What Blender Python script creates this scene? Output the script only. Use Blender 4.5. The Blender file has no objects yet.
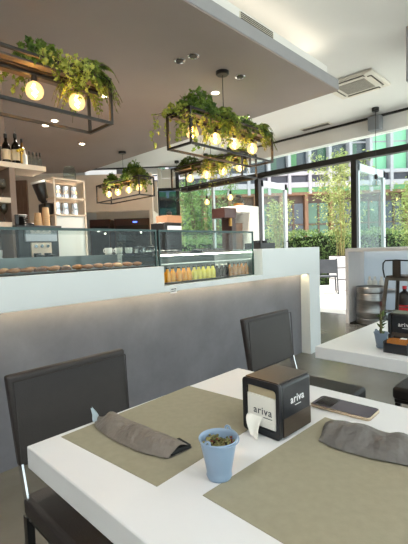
import bpy, bmesh, math, random
from mathutils import Vector, Matrix, Euler
S = bpy.context.scene
C = S.collection
R = math.radians

# ------------------------------------------------------------------ camera
CAM_H = 1.17
yaw, pit, rol, FPX = R(44.358), R(-3.162), R(-1.885), 394.18
fw = Vector((math.cos(yaw)*math.cos(pit), math.sin(yaw)*math.cos(pit), math.sin(pit)))
r0 = Vector((math.sin(yaw), -math.cos(yaw), 0)); u0 = r0.cross(fw)
rt = r0*math.cos(rol)+u0*math.sin(rol); up = -r0*math.sin(rol)+u0*math.cos(rol)
cd = bpy.data.cameras.new('camera'); cam = bpy.data.objects.new('camera', cd); C.objects.link(cam)
mw = Matrix((rt, up, -fw)).transposed().to_4x4(); mw.translation = Vector((0, 0, CAM_H))
cam.matrix_world = mw
cd.sensor_fit = 'VERTICAL'; cd.sensor_height = 36; cd.lens = 36*FPX/544
cd.clip_start = .02; cd.clip_end = 300
S.camera = cam
# ------------------------------------------------------------------ world, sun, exposure
S.view_settings.view_transform = 'Standard'; S.view_settings.look = 'None'
S.view_settings.gamma = 1; S.view_settings.use_curve_mapping = False
S.view_settings.exposure = 1.58
w = bpy.data.worlds.new('sky'); S.world = w; w.use_nodes = True
wb = w.node_tree.nodes['Background']; wb.inputs[0].default_value = (.92, .96, 1, 1); wb.inputs[1].default_value = 1.0
sl = bpy.data.lights.new('sun', 'SUN'); sl.energy = 4.2; sl.angle = R(2); sl.color = (1, .95, .86)
so = bpy.data.objects.new('sun', sl); C.objects.link(so)
so.rotation_euler = Vector((.17, -.20, -.96)).to_track_quat('-Z', 'Y').to_euler()
def area(name, loc, size, power, col, direction=(0, 0, -1)):
    l = bpy.data.lights.new(name, 'AREA'); l.shape = 'RECTANGLE'; l.size, l.size_y = size; l.energy = power; l.color = col
    o = bpy.data.objects.new(name, l); C.objects.link(o); o.location = loc
    o.rotation_euler = Vector(direction).to_track_quat('-Z', 'Y').to_euler(); return o

# ------------------------------------------------------------------ materials
def nt(name):
    m = bpy.data.materials.new(name); m.use_nodes = True
    return m, m.node_tree.nodes, m.node_tree.links, m.node_tree.nodes['Principled BSDF']
def srgb(c): return tuple((v/255/12.92 if v/255 <= .04045 else ((v/255+.055)/1.055)**2.4) for v in c)
def mat(name, col, rough=.5, metal=0, var=.12, scale=8, bump=0, stretch=(1, 1, 1), spec=.5, trans=0, coat=0, bscale=None, detail=4):
    """col is 0..255 sRGB; var = brightness variation by noise"""
    m, n, l, b = nt(name); c = srgb(col)
    tc = n.new('ShaderNodeTexCoord'); mp = n.new('ShaderNodeMapping'); mp.inputs['Scale'].default_value = stretch
    l.new(tc.outputs['Object'], mp.inputs[0])
    no = n.new('ShaderNodeTexNoise'); no.inputs['Scale'].default_value = scale; no.inputs['Detail'].default_value = detail
    l.new(mp.outputs[0], no.inputs[0])
    cr = n.new('ShaderNodeValToRGB'); cr.color_ramp.elements[0].position = .3; cr.color_ramp.elements[1].position = .7
    cr.color_ramp.elements[0].color = (*[v*(1-var) for v in c], 1); cr.color_ramp.elements[1].color = (*[min(1, v*(1+var)) for v in c], 1)
    l.new(no.outputs[0], cr.inputs[0]); l.new(cr.outputs[0], b.inputs['Base Color'])
    b.inputs['Roughness'].default_value = rough; b.inputs['Metallic'].default_value = metal
    b.inputs['Specular IOR Level'].default_value = spec; b.inputs['Transmission Weight'].default_value = trans
    b.inputs['Coat Weight'].default_value = coat
    if bump:
        n2 = n.new('ShaderNodeTexNoise'); n2.inputs['Scale'].default_value = bscale or scale*6; l.new(mp.outputs[0], n2.inputs[0])
        bp = n.new('ShaderNodeBump'); bp.inputs['Strength'].default_value = bump; bp.inputs['Distance'].default_value = .01
        l.new(n2.outputs[0], bp.inputs['Height']); l.new(bp.outputs[0], b.inputs['Normal'])
    return m
def emit(name, col, strength):
    m, n, l, b = nt(name); b.inputs['Base Color'].default_value = (*srgb(col), 1)
    b.inputs['Emission Color'].default_value = (*srgb(col), 1); b.inputs['Emission Strength'].default_value = strength
    return m
def glass(name, tint=(235, 245, 243), refl=1.0):
    m, n, l, b = nt(name); n.remove(b)
    t = n.new('ShaderNodeBsdfTransparent'); t.inputs[0].default_value = (*srgb(tint), 1)
    g = n.new('ShaderNodeBsdfGlossy'); g.inputs['Roughness'].default_value = .02
    f = n.new('ShaderNodeFresnel'); f.inputs[0].default_value = 1.45
    gm = n.new('ShaderNodeNewGeometry'); io = n.new('ShaderNodeMapRange'); io.inputs[3].default_value = 1.45; io.inputs[4].default_value = 1/1.45
    l.new(gm.outputs['Backfacing'], io.inputs[0]); l.new(io.outputs[0], f.inputs[0])
    k = n.new('ShaderNodeMath'); k.operation = 'MULTIPLY'; k.inputs[1].default_value = refl*.6
    x = n.new('ShaderNodeMixShader'); l.new(f.outputs[0], k.inputs[0]); l.new(k.outputs[0], x.inputs[0])
    l.new(t.outputs[0], x.inputs[1]); l.new(g.outputs[0], x.inputs[2]); l.new(x.outputs[0], n['Material Output'].inputs[0])
    return m
def leafmat(name, c1, c2, scale=9):
    m, n, l, b = nt(name)
    tc = n.new('ShaderNodeTexCoord'); no = n.new('ShaderNodeTexNoise'); no.inputs['Scale'].default_value = scale; l.new(tc.outputs['Object'], no.inputs[0])
    cr = n.new('ShaderNodeValToRGB'); cr.color_ramp.elements[0].position = .35; cr.color_ramp.elements[1].position = .65
    cr.color_ramp.elements[0].color = (*srgb(c1), 1); cr.color_ramp.elements[1].color = (*srgb(c2), 1); l.new(no.outputs[0], cr.inputs[0])
    l.new(cr.outputs[0], b.inputs['Base Color']); b.inputs['Roughness'].default_value = .5
    tr = n.new('ShaderNodeBsdfTranslucent'); l.new(cr.outputs[0], tr.inputs[0])
    x = n.new('ShaderNodeMixShader'); x.inputs[0].default_value = .4; l.new(b.outputs[0], x.inputs[1]); l.new(tr.outputs[0], x.inputs[2])
    l.new(x.outputs[0], n['Material Output'].inputs[0]); return m
def wood(name, c1, c2, stretch=(2, 30, 30), rough=.5):
    m, n, l, b = nt(name)
    tc = n.new('ShaderNodeTexCoord'); mp = n.new('ShaderNodeMapping'); mp.inputs['Scale'].default_value = stretch; l.new(tc.outputs['Object'], mp.inputs[0])
    no = n.new('ShaderNodeTexNoise'); no.inputs['Scale'].default_value = 2; no.inputs['Detail'].default_value = 6; l.new(mp.outputs[0], no.inputs[0])
    cr = n.new('ShaderNodeValToRGB'); cr.color_ramp.elements[0].position = .3; cr.color_ramp.elements[1].position = .7
    cr.color_ramp.elements[0].color = (*srgb(c1), 1); cr.color_ramp.elements[1].color = (*srgb(c2), 1); l.new(no.outputs[0], cr.inputs[0])
    l.new(cr.outputs[0], b.inputs['Base Color']); b.inputs['Roughness'].default_value = rough; return m
def concrete(name, c1, c2, rough, scale=1.2, bump=.05):
    m, n, l, b = nt(name)
    tc = n.new('ShaderNodeTexCoord')
    no = n.new('ShaderNodeTexNoise'); no.inputs['Scale'].default_value = scale; no.inputs['Detail'].default_value = 10; no.inputs['Roughness'].default_value = .65; l.new(tc.outputs['Object'], no.inputs[0])
    cr = n.new('ShaderNodeValToRGB'); cr.color_ramp.elements[0].position = .3; cr.color_ramp.elements[1].position = .7
    cr.color_ramp.elements[0].color = (*srgb(c1), 1); cr.color_ramp.elements[1].color = (*srgb(c2), 1); l.new(no.outputs[0], cr.inputs[0])
    l.new(cr.outputs[0], b.inputs['Base Color'])
    mr = n.new('ShaderNodeMapRange'); mr.inputs[3].default_value = rough*.8; mr.inputs[4].default_value = rough*1.25; l.new(no.outputs[0], mr.inputs[0]); l.new(mr.outputs[0], b.inputs['Roughness'])
    bp = n.new('ShaderNodeBump'); bp.inputs['Strength'].default_value = bump; bp.inputs['Distance'].default_value = .02; l.new(no.outputs[0], bp.inputs['Height']); l.new(bp.outputs[0], b.inputs['Normal'])
    return m
M = dict(
 floor=concrete('polished_concrete', (96, 94, 88), (118, 115, 108), .2),
 slab=mat('mauve_plaster', (152, 140, 136), .8, var=.05, scale=1.5),
 slab_edge=mat('grey_edge_paint', (150, 150, 154), .7, var=.03),
 white=mat('white_plaster', (228, 227, 226), .85, var=.02, scale=2),
 fascia=mat('white_laminate', (214, 218, 219), .35, var=.015, scale=2),
 greywall=concrete('grey_resin_wall', (100, 99, 105), (122, 121, 127), .42, 2.6, .03),
 table=mat('white_table_laminate', (222, 223, 226), .28, var=.02, scale=5, spec=.5),
 leather=mat('dark_brown_leather', (42, 36, 35), .5, var=.08, scale=25, bump=.15, bscale=300),
 darkmetal=mat('black_metal', (38, 37, 37), .4, .6, var=.08, scale=20),
 chrome=mat('chrome', (215, 215, 218), .12, 1, var=.02),
 steel=mat('brushed_steel', (160, 160, 160), .32, 1, var=.15, scale=6, stretch=(1, 1, 12)),
 alu=mat('aluminium', (196, 200, 204), .4, .2, var=.03),
 blackframe=mat('black_frame', (34, 33, 33), .45, .2, var=.06),
 pframe=mat('bronze_black_metal', (46, 43, 41), .45, .3, var=.1, scale=15),
 glass=glass('window_glass', (240, 247, 246)), caseglass=glass('case_glass', (244, 249, 248), .9),
 clearglass=glass('clear_glass', (225, 232, 230), 2.2),
 mat_olive=mat('olive_paper', (150, 144, 124), .75, var=.05, scale=60, bump=.05, bscale=400),
 boxblack=mat('satin_black_plastic', (26, 28, 34), .3, var=.05), boxtop=mat('brushed_dark_top', (82, 70, 60), .3, .3, var=.12, scale=12),
 boxpanel=mat('brown_smoked_panel', (70, 60, 52), .3, var=.15, scale=30, stretch=(1, 1, 6)),
 card=mat('beige_card', (186, 172, 144), .7, var=.03), paper=mat('white_paper', (232, 230, 224), .8, var=.02, bump=.1, bscale=90),
 bagpaper=mat('grey_paper', (118, 110, 103), .5, var=.12, scale=22, bump=1, bscale=42), bagpaper2=mat('dark_grey_paper', (104, 101, 99), .5, var=.14, scale=22, bump=1, bscale=36),
 bagtip=mat('pale_blue_paper', (176, 190, 200), .5, var=.05), napkin=mat('black_napkin', (24, 26, 29), .8, var=.1),
 bucket=mat('light_blue_enamel', (140, 162, 188), .3, var=.04, spec=.5), bucket_dull=mat('dusty_blue_enamel', (108, 124, 142), .45, var=.04),
 soil=mat('potting_soil', (66, 44, 34), .95, var=.5, scale=90, bump=.5), succ=leafmat('succulent_leaf', (96, 104, 62), (170, 164, 110), 60), succ2=mat('red_stem', (110, 46, 34), .6),
 phone=mat('phone_glass', (84, 80, 90), .08, var=.02, spec=1), phone_edge=mat('gold_rim', (196, 176, 152), .25, .8), phone_dark=mat('phone_dark', (22, 22, 28), .08),
 ivy=leafmat('ivy_leaf', (58, 88, 34), (124, 150, 58), 14), ivyl=leafmat('pale_ivy_leaf', (130, 150, 60), (196, 204, 104), 14), fern=leafmat('fern_leaf', (84, 112, 42), (158, 172, 76), 12), ivyd=leafmat('dark_ivy_leaf', (50, 72, 34), (100, 124, 54), 14),
 vine=mat('vine_stem', (92, 84, 50), .8), plank=wood('reclaimed_plank', (64, 57, 53), (92, 82, 76), (2, 20, 20)),
 socket=mat('bulb_socket', (30, 28, 26), .4), brass=mat('brass_cap', (170, 130, 70), .3, .8),
 bulb=emit('bulb_glow', (255, 196, 120), 9), bulbcore=emit('bulb_filament', (255, 200, 120), 75), ledw=emit('led_white', (255, 244, 226), 12), led=emit('led_warm', (255, 232, 186), 9), cove=emit('led_cove', (255, 243, 220), 1.7), spot=emit('spot_lens', (255, 226, 190), 12),
 blackplastic=mat('black_plastic', (20, 20, 22), .35, var=.05), whiteplastic=mat('white_plastic', (226, 226, 222), .4, var=.02), greyplastic=mat('grey_plastic', (136, 140, 146), .5, var=.03),
 shelf=mat('cream_shelf', (232, 214, 194), .5, var=.02), upright=mat('taupe_upright', (140, 120, 108), .6, var=.03),
 beige=mat('beige_wall', (226, 210, 194), .85, var=.03), brownw=wood('brown_wood', (106, 80, 64), (138, 108, 90), (18, 18, 1.5)),
 bottle=mat('dark_bottle_glass', (20, 18, 14), .08, var=.02, spec=.8), amber=mat('amber_bottle_glass', (120, 84, 36), .1), labelw=mat('paper_label', (214, 200, 172), .7), labely=mat('yellow_label', (220, 186, 90), .6), cork=mat('cork', (180, 140, 96), .8), lemon=mat('yellow_flower', (230, 196, 60), .6),
 cup=mat('tan_paper_cup', (206, 168, 126), .7, var=.04), fridge=mat('dark_red_brown_panel', (60, 38, 34), .35, var=.2, scale=3), blue=emit('blue_display', (60, 90, 255), 3), lamp_dot=emit('small_white_lamp', (255, 240, 220), 12),
 panelw=mat('cream_panel', (218, 214, 204), .7, var=.02), blueglass=glass('blue_grey_glass', (150, 170, 180), 1.2),
 orangej=mat('orange_juice', (240, 160, 40), .25, var=.05), yellowj=mat('yellow_green_juice', (226, 206, 80), .25, var=.05), darkj=mat('cola', (24, 16, 14), .7, spec=.2), brownj=mat('brown_iced_tea', (176, 112, 48), .25), cap=mat('white_cap', (220, 216, 206), .5), blackcap=mat('black_cap', (30, 30, 30), .5),
 pastry=mat('baked_pastry', (166, 104, 54), .6, var=.3, scale=40, bump=.3), pastry2=mat('dark_pastry', (112, 66, 38), .6, var=.3, scale=40, bump=.3), pastry3=mat('pale_bun', (196, 150, 100), .6, var=.2, scale=40), tray=mat('dark_tray', (52, 44, 40), .4, .3), casebase=mat('smoked_base', (58, 50, 46), .3, .2),
 caseback=mat('case_grey', (120, 128, 130), .4, .2, var=.1), screen=mat('dark_screen', (30, 34, 50), .15), cardboard=mat('cardboard', (150, 112, 84), .8, var=.08),
 barwhite=mat('bar_laminate', (218, 214, 214), .4, var=.02), barinner=mat('blue_grey_laminate', (186, 192, 202), .45, var=.03),
 stool=mat('gunmetal', (104, 98, 90), .38, .7, var=.15, scale=8), stoold=mat('dark_gunmetal', (62, 54, 48), .4, .6, var=.15, scale=8), red=mat('red_label', (190, 40, 50), .5),
 paving=mat('pale_paving', (226, 220, 212), .85, var=.05, scale=2), hedge=leafmat('hedge_leaf', (70, 96, 52), (122, 150, 84), 5), bamboo=leafmat('bamboo_leaf', (108, 124, 66), (166, 176, 112), 3), cane=mat('bamboo_cane', (150, 140, 86), .6), treeleaf=leafmat('tree_leaf', (72, 100, 56), (126, 152, 92), 2), bark=mat('bark', (96, 84, 72), .9, var=.2),
 planter=mat('weathered_board', (196, 194, 196), .8, var=.06, scale=3, stretch=(1, 1, 8)), outseat=mat('charcoal_weave', (62, 66, 72), .8), soilout=mat('soil', (60, 48, 38), .95),
 bwall=mat('facade_grey', (100, 100, 108), .8, var=.05), bwhite=mat('facade_white', (160, 158, 165), .7, var=.03), bgreen=mat('facade_green', (92, 142, 98), .6, var=.08), bmint=mat('mint_panel', (140, 206, 166), .5, var=.04), bglass=mat('facade_glass', (52, 64, 72), .12, var=.25, scale=.8, spec=.8), bglass2=mat('facade_glass_green', (62, 96, 76), .15, var=.25, scale=.8, spec=.7), bbrown=wood('facade_brown', (66, 50, 42), (88, 68, 54), (3, 3, 1)), borange=wood('facade_orange_wood', (104, 76, 56), (126, 94, 70), (6, 6, 1)), brail=mat('smoked_rail', (60, 60, 72), .3, var=.1),
 ink=mat('white_ink', (235, 235, 238), .6, var=0), inkd=mat('dark_ink', (60, 62, 70), .6, var=0), grille=mat('cream_grille', (214, 210, 196), .6), acw=mat('warm_white_plastic', (222, 216, 206), .5, var=.01), acd=mat('air_filter', (150, 144, 136), .8, var=.1, scale=40), acs=mat('air_slot_shadow', (96, 90, 84), .8),
)

def frost(name, c1, c2, f):
    m, n, l, b = nt(name); b.inputs['Base Color'].default_value = (*srgb(c1), 1); b.inputs['Roughness'].default_value = .4
    t = n.new('ShaderNodeBsdfTranslucent'); t.inputs[0].default_value = (*srgb(c2), 1); x = n.new('ShaderNodeMixShader'); x.inputs[0].default_value = f
    l.new(b.outputs[0], x.inputs[1]); l.new(t.outputs[0], x.inputs[2]); l.new(x.outputs[0], n['Material Output'].inputs[0]); return m
M['frost'] = frost('frosted_panel', (176, 180, 188), (216, 220, 228), .6); M['frostw'] = frost('frosted_window', (236, 238, 240), (250, 252, 255), .8)
# ------------------------------------------------------------------ mesh builder
class G:
    def __init__(s): s.bm = bmesh.new()
    def box(s, x0, x1, y0, y1, z0, z1, m=None):
        vs = [s.bm.verts.new(Vector(p) if m is None else m @ Vector(p)) for p in ((x0,y0,z0),(x1,y0,z0),(x1,y1,z0),(x0,y1,z0),(x0,y0,z1),(x1,y0,z1),(x1,y1,z1),(x0,y1,z1))]
        for f in ((3,2,1,0),(4,5,6,7),(0,1,5,4),(1,2,6,5),(2,3,7,6),(3,0,4,7)): s.bm.faces.new([vs[i] for i in f])
        return s
    def prism(s, pts, z0, z1):
        a = [s.bm.verts.new((p[0], p[1], z0)) for p in pts]; b = [s.bm.verts.new((p[0], p[1], z1)) for p in pts]; n = len(pts)
        s.bm.faces.new(a[::-1]); s.bm.faces.new(b)
        for i in range(n): s.bm.faces.new((a[i], a[(i+1) % n], b[(i+1) % n], b[i]))
        return s
    def poly(s, pts):
        try: s.bm.faces.new([s.bm.verts.new(p) for p in pts])
        except ValueError: pass
        return s
    def lathe(s, prof, c=(0, 0, 0), seg=20, m=None):
        rings = []
        for r, z in prof:
            rings.append([s.bm.verts.new((m or Matrix()) @ Vector((c[0]+r*math.cos(2*math.pi*i/seg), c[1]+r*math.sin(2*math.pi*i/seg), c[2]+z))) for i in range(seg)] if r > 1e-6 else [s.bm.verts.new((m or Matrix()) @ Vector((c[0], c[1], c[2]+z)))])
        for a, b in zip(rings, rings[1:]):
            for i in range(seg):
                j = (i+1) % seg
                if len(a) == 1 and len(b) == 1: break
                if len(a) == 1: s.bm.faces.new((a[0], b[j], b[i]))
                elif len(b) == 1: s.bm.faces.new((a[i], a[j], b[0]))
                else: s.bm.faces.new((a[i], a[j], b[j], b[i]))
        return s
    def tube(s, path, r, seg=8, rs=None):
        path = [Vector(p) for p in path]; rings = []
        for k, p in enumerate(path):
            t = (path[min(k+1, len(path)-1)]-path[max(k-1, 0)]).normalized()
            a = t.orthogonal().normalized() if k == 0 else (pa - t*pa.dot(t)).normalized()
            pa = a; b = t.cross(a); rr = rs[k] if rs else r
            rings.append([s.bm.verts.new(p+(a*math.cos(2*math.pi*i/seg)+b*math.sin(2*math.pi*i/seg))*rr) for i in range(seg)])
        for a, b in zip(rings, rings[1:]):
            for i in range(seg): s.bm.faces.new((a[i], a[(i+1) % seg], b[(i+1) % seg], b[i]))
        s.bm.faces.new(rings[0][::-1]); s.bm.faces.new(rings[-1]); return s
    def ball(s, c, r, seg=16, sc=(1, 1, 1)):
        n = seg//2
        return s.lathe([(r*math.sin(math.pi*i/n)*1.0 if 0 < i < n else 0, -r*math.cos(math.pi*i/n)) for i in range(n+1)], (0, 0, 0), seg, Matrix.Translation(c) @ Matrix.Diagonal((*sc, 1)))
    def bar(s, a, b, w, d=None, upv=(0, 0, 1)):
        a, b = Vector(a), Vector(b); t = (b-a).normalized(); u = Vector(upv)
        if abs(t.dot(u)) > .95: u = Vector((1, 0, 0))
        x = t.cross(u).normalized(); y = x.cross(t); d = d or w
        L = (b-a).length; m = Matrix((x, y, t)).transposed().to_4x4(); m.translation = a
        return s.box(-w/2, w/2, -d/2, d/2, 0, L, m)
    def build(s, name, mt, parent=None, bevel=0, smooth=True, seg=2):
        me = bpy.data.meshes.new(name); bmesh.ops.recalc_face_normals(s.bm, faces=s.bm.faces); s.bm.to_mesh(me); s.bm.free()
        me.materials.append(M[mt] if isinstance(mt, str) else mt)
        o = bpy.data.objects.new(name, me); C.objects.link(o); o.parent = parent
        if smooth:
            for p in me.polygons: p.use_smooth = True
            try: me.set_sharp_from_angle(angle=R(35))
            except Exception: pass
        if bevel:
            b = o.modifiers.new('bevel', 'BEVEL'); b.width = bevel; b.segments = seg; b.limit_method = 'ANGLE'; b.angle_limit = R(40)
        return o
def rawbuild(s, name, mt, parent=None):   # foliage: keep the normals as made
    me = bpy.data.meshes.new(name); s.bm.to_mesh(me); s.bm.free(); me.materials.append(M[mt]); o = bpy.data.objects.new(name, me); C.objects.link(o); o.parent = parent; return o
def tag(o, label, cat, group=None, kind=None):
    o['label'] = label; o['category'] = cat
    if group: o['group'] = group
    if kind: o['kind'] = kind
    return o
def thing(name, label, cat, loc=(0, 0, 0), rz=0, group=None):
    o = bpy.data.objects.new(name, None); C.objects.link(o); o.location = loc; o.rotation_euler = (0, 0, rz); o.empty_display_size = .1
    return tag(o, label, cat, group)
def struct(o, label=None):
    o['kind'] = 'structure'
    if label: o['label'] = label
    return o
def dup(root, loc=None, rz=None, label=None, group=None):
    r = root.copy(); C.objects.link(r)
    if loc is not None: r.location = loc
    if rz is not None: r.rotation_euler = (0, 0, rz)
    if label: r['label'] = label
    if group: r['group'] = group
    for ch in list(root.children):
        c = ch.copy(); C.objects.link(c); c.parent = r
        for g in list(ch.children):
            d = g.copy(); C.objects.link(d); d.parent = c
    return r
def text_obj(txt, size, mt, parent, matrix, name='logo', depth=.0004, bold=0.0):
    cu = bpy.data.curves.new(name, 'FONT'); cu.body = txt; cu.size = size; cu.extrude = depth; cu.align_x = 'CENTER'; cu.align_y = 'CENTER'; cu.offset = bold; cu.space_character = 1.12
    t = bpy.data.objects.new(name+'_tmp', cu); C.objects.link(t); dg = bpy.context.evaluated_depsgraph_get(); dg.update()
    me = bpy.data.meshes.new_from_object(t.evaluated_get(dg)); bpy.data.objects.remove(t)
    me.materials.clear(); me.materials.append(M[mt]); me.transform(matrix)
    o = bpy.data.objects.new(name, me); C.objects.link(o); o.parent = parent; return o
ORD = ['first', 'second', 'third', 'fourth', 'fifth', 'sixth', 'seventh', 'eighth', 'ninth', 'tenth', 'eleventh', 'twelfth']
# axes of the far, turned wall: u to the right, d away
UX, DX = Vector((math.sin(yaw), -math.cos(yaw), 0)), Vector((math.cos(yaw), math.sin(yaw), 0))
UD = Matrix((UX, DX, (0, 0, 1))).transposed().to_4x4()
def P(u, d, z=0): return UX*u+DX*d+Vector((0, 0, z))

# ================================================================== ROOM SHELL
HC, HS, WX = 3.16, 2.75, 6.4
room = [(-2, -3), (6.45, -3), (6.45, 6.95), (4.72, 8.7), (-2, 8.7)]
struct(G().prism(room, -.1, 0).build('floor', 'floor', smooth=False))
struct(G().prism(room, HC, HC+.2).build('ceiling', 'white', smooth=False))
# dropped slab over the counter, white riser and cove light on top
sp = [(-2, 1.86), (3.95, 1.86), (3.95, 7.04), (2.32, 8.69), (-2, 8.69)]
ds = struct(G().prism(sp, HS, HS+.012).build('ceiling_dropped', 'slab', smooth=False))
struct(G().prism([(-2, 1.855), (3.955, 1.855), (3.955, 7.05), (2.3, 8.69), (-2, 8.69)], HS+.012, HS+.11).build('trim_1', 'slab_edge', smooth=False))
struct(G().prism([(-2, 1.90), (3.80, 1.90), (3.80, 7.0), (2.3, 8.4), (-2, 8.4)], HS+.11, HS+.215).build('trim_2', 'white', smooth=False))
led = thing('cove_light_strip', 'hidden warm cove light strip glowing above the edge of the dropped ceiling', 'light', (0, 0, HS+.215))
G().box(-1.9, 3.70, 1.96, 2.0, 0, .012).build('led_strip', 'cove', led)
G().box(3.70, 3.74, 1.96, 6.5, 0, .012).build('led_strip', 'cove', led)
# walls out of view on the left and behind
struct(G().box(-2.1, -2, -3, 8.7, 0, HC).build('wall_left', 'white', smooth=False))
struct(G().box(-2, 4.75, 8.7, 8.8, 0, HC).build('wall_back', 'beige', smooth=False))
struct(G().box(-2, 1.38, 3.84, 3.94, 0, HS).build('wall_divider', 'upright', smooth=False))
# south glazing (behind the camera)
g = G(); [g.box(x-.04, x+.04, -3.05, -2.97, 0, HC) for x in (-1.96, 0, 2, 4, 6.3)]; g.box(-2, 6.4, -3.05, -2.97, 2.9, HC); g.box(-2, 6.4, -3.05, -2.97, 0, .1)
w2 = struct(g.build('window_2', 'blackframe', smooth=False)); G().box(-2, 6.4, -3.02, -3.01, .1, 2.9).build('pane', 'glass', w2)
# east front: bulkhead, glazing, transom, posts
struct(G().box(WX-.02, WX+.15, -3, 6.93, 2.9, HC-.03).build('wall_right', 'white', smooth=False))
struct(G().box(WX-.05, WX+.1, -3, 6.9, HC-.03, HC).build('trim_3', 'blackframe', smooth=False))
w1 = struct(G().box(WX-.02, WX+.10, -3, 6.9, 2.55, 2.645).build('window_1', 'blackframe', smooth=False))
for y in (-.2, 1.2, 2.72, 4.67): 
    if y > 2: G().box(WX-.02, WX+.07, y, y+.09, 0, 2.55).build('post', 'blackframe', w1)
for y in (.9, -1.1, 5.9): G().box(WX, WX+.06, y, y+.05, 0, 2.55).build('post', 'alu', w1)
G().box(WX+.04, WX+.05, -3, 6.9, 2.645, 2.9).build('pane', 'glass', w1)
G().box(WX+.04, WX+.05, -3, 2.72, .06, 2.55).build('pane', 'glass', w1)
G().box(WX+.04, WX+.05, 4.76, 6.88, .06, 2.55).build('pane', 'glass', w1)
struct(G().box(WX-.02, WX+.08, -3, 2.72, 0, .06).box(WX-.02, WX+.08, 4.76, 6.9, 0, .06).build('trim_4', 'alu', smooth=False))
def door_leaf(n, y, x0, x1):
    g = G(); g.box(x0, x0+.06, y-.025, y+.025, .03, 2.52); g.box(x1-.09, x1, y-.025, y+.025, .03, 2.52)
    g.box(x0, x1, y-.025, y+.025, .03, .14); g.box(x0, x1, y-.025, y+.025, 2.40, 2.52)
    d = struct(g.build(n, 'alu', smooth=False)); G().box(x0+.06, x1-.09, y-.006, y+.006, .14, 2.40).build('pane', 'glass', d)
    G().tube([(x1-.05, y-.06, .95), (x1-.05, y-.06, 1.35)], .012).bar((x1-.05, y-.02, 1), (x1-.05, y-.06, 1), .015).bar((x1-.05, y-.02, 1.3), (x1-.05, y-.06, 1.3), .015).build('door_handle', 'darkmetal', d)
door_leaf('door_1', 4.70, 6.50, 7.42); door_leaf('door_2', 2.76, 6.50, 7.70)
g = G(); [g.box(6.62, 7.58, 2.775, 2.785, z, z+.045) for z in (.55, .95)]
struct(g.build('trim_5', 'darkmetal', smooth=False))
# turned back wall: clerestory, cream panels, blue-grey glazing
D0 = 9.4
g = G(); g.box(-3.1, -2.74, D0, D0+.1, 0, HC, UD); g.box(-1.53, -1.0, D0, D0+.1, 3.0, HC, UD); g.box(-2.74, -1.53, D0, D0+.1, 3.14, HC, UD); g.box(-2.74, -1.53, D0, D0+.1, 0, 3.02, UD); g.box(-1.53, -1.02, D0, D0+.1, 0, 2.62, UD)
struct(g.build('wall_turned', 'white', smooth=False))
w3 = struct(G().box(-2.74, -1.53, D0-.01, D0+.02, 3.135, 3.145, UD).box(-1.98, -1.84, D0-.01, D0+.02, 3.0, 3.13, UD).build('window_3', 'greyplastic', smooth=False)); G().box(-2.74, -1.53, D0+.04, D0+.05, 3.02, 3.14, UD).build('pane', 'frostw', w3)
struct(G().box(-3.1, -.47, D0-.06, D0, HC-.018, HC, UD).build('trim_6', 'blackframe', smooth=False))
w4 = struct(G().box(-1.02, -.5, D0-.03, D0+.06, 2.60, 2.66, UD).box(-.60, -.52, D0-.03, D0+.06, 0, HC-.04, UD).box(-1.05, -1.0, D0-.03, D0+.06, 0, 2.6, UD).build('window_4', 'blackframe', smooth=False)); G().box(-1.0, -.6, D0, D0+.01, 0, 2.6, UD).build('pane', 'blueglass', w4)
struct(G().box(-1.02, -.93, D0-.02, D0+.05, 2.66, HC-.04, UD).box(-.93, -.60, D0-.005, D0+.05, 2.66, 2.88, UD).box(-.92, -.61, D0-.015, D0+.05, 2.895, 3.1, UD).build('wall_panels', 'panelw', smooth=False))
# beige partition with the kitchen opening
D1 = 7.75
g = G(); g.box(-4.65, -2.30, D1, D1+.15, 0, 2.70, UD); g.box(-2.30, -.96, D1, D1+.15, 1.99, 2.70, UD); g.box(-1.03, -.96, D1, D1+.9, 0, 1.99, UD); g.box(-2.3, -.96, D1+.9, D1+1, 0, 2.70, UD); g.box(-2.3, -1.03, D1, D1+.15, 0, .9, UD)
struct(g.build('wall_partition', 'beige', smooth=False))

# ceiling fittings
def downlight(x, y, z, lit, label):
    t = thing('downlight', label, 'ceiling light', (x, y, z), 0, 'recessed ceiling spots')
    G().lathe([(.032, -.002), (.045, -.006), (.05, -.001), (.05, .002)], seg=20).build('ring', 'chrome' if not lit else 'whiteplastic', t)
    G().lathe([(0, -.004), (.032, -.004), (.032, .0)], seg=16).build('lens', 'spot' if lit else 'darkmetal', t)
    if lit:
        l = bpy.data.lights.new('spot_beam', 'SPOT'); l.energy = 80; l.spot_size = R(125); l.spot_blend = .6; l.color = (1, .89, .76); l.shadow_soft_size = .04
        o = bpy.data.objects.new('spot_beam', l); C.objects.link(o); o.parent = t; o.location = (0, 0, -.02)
downlight(2.20, 4.53, HS, True, 'lit ceiling spot above the bottles, right one of the close pair')
downlight(2.19, 4.75, HS, True, 'lit ceiling spot above the bottles, left one of the close pair')
downlight(2.24, 3.51, HS, True, 'lit ceiling spot seen through the right end of the nearest hanging frame')
downlight(2.93, 5.23, HS, True, 'lit ceiling spot over the steel pitcher rack')
downlight(3.03, 2.72, HS, True, 'lit ceiling spot just left and behind of the round cord mount of the middle pendant')
for (x, y, lb) in ((2.31, 2.46, 'unlit ceiling spot ring left of the middle pendant cord, further left one'), (2.34, 2.33, 'unlit ceiling spot ring left of the middle pendant cord, nearer one'), (2.93, 2.32, 'unlit ceiling spot ring right of the middle pendant cord')):
    downlight(x, y, HS, False, lb)
t = thing('linear_grille', 'cream slotted air grille set in the white riser above the grey ceiling edge', 'air vent', (2.63, 1.90, HS+.162))
G().box(-.22, .22, -.006, 0, -.035, .035).build('frame', 'grille', t)
g = G(); [g.box(-.21, .21, -.010, -.005, -.030+k*.014, -.024+k*.014) for k in range(5)]; g.build('slats', 'acs', t)
t = thing('cassette_air_conditioner', 'square white ceiling cassette air conditioner beside the corner of the dropped ceiling', 'air conditioner', (4.93, 2.09, HC))
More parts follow.
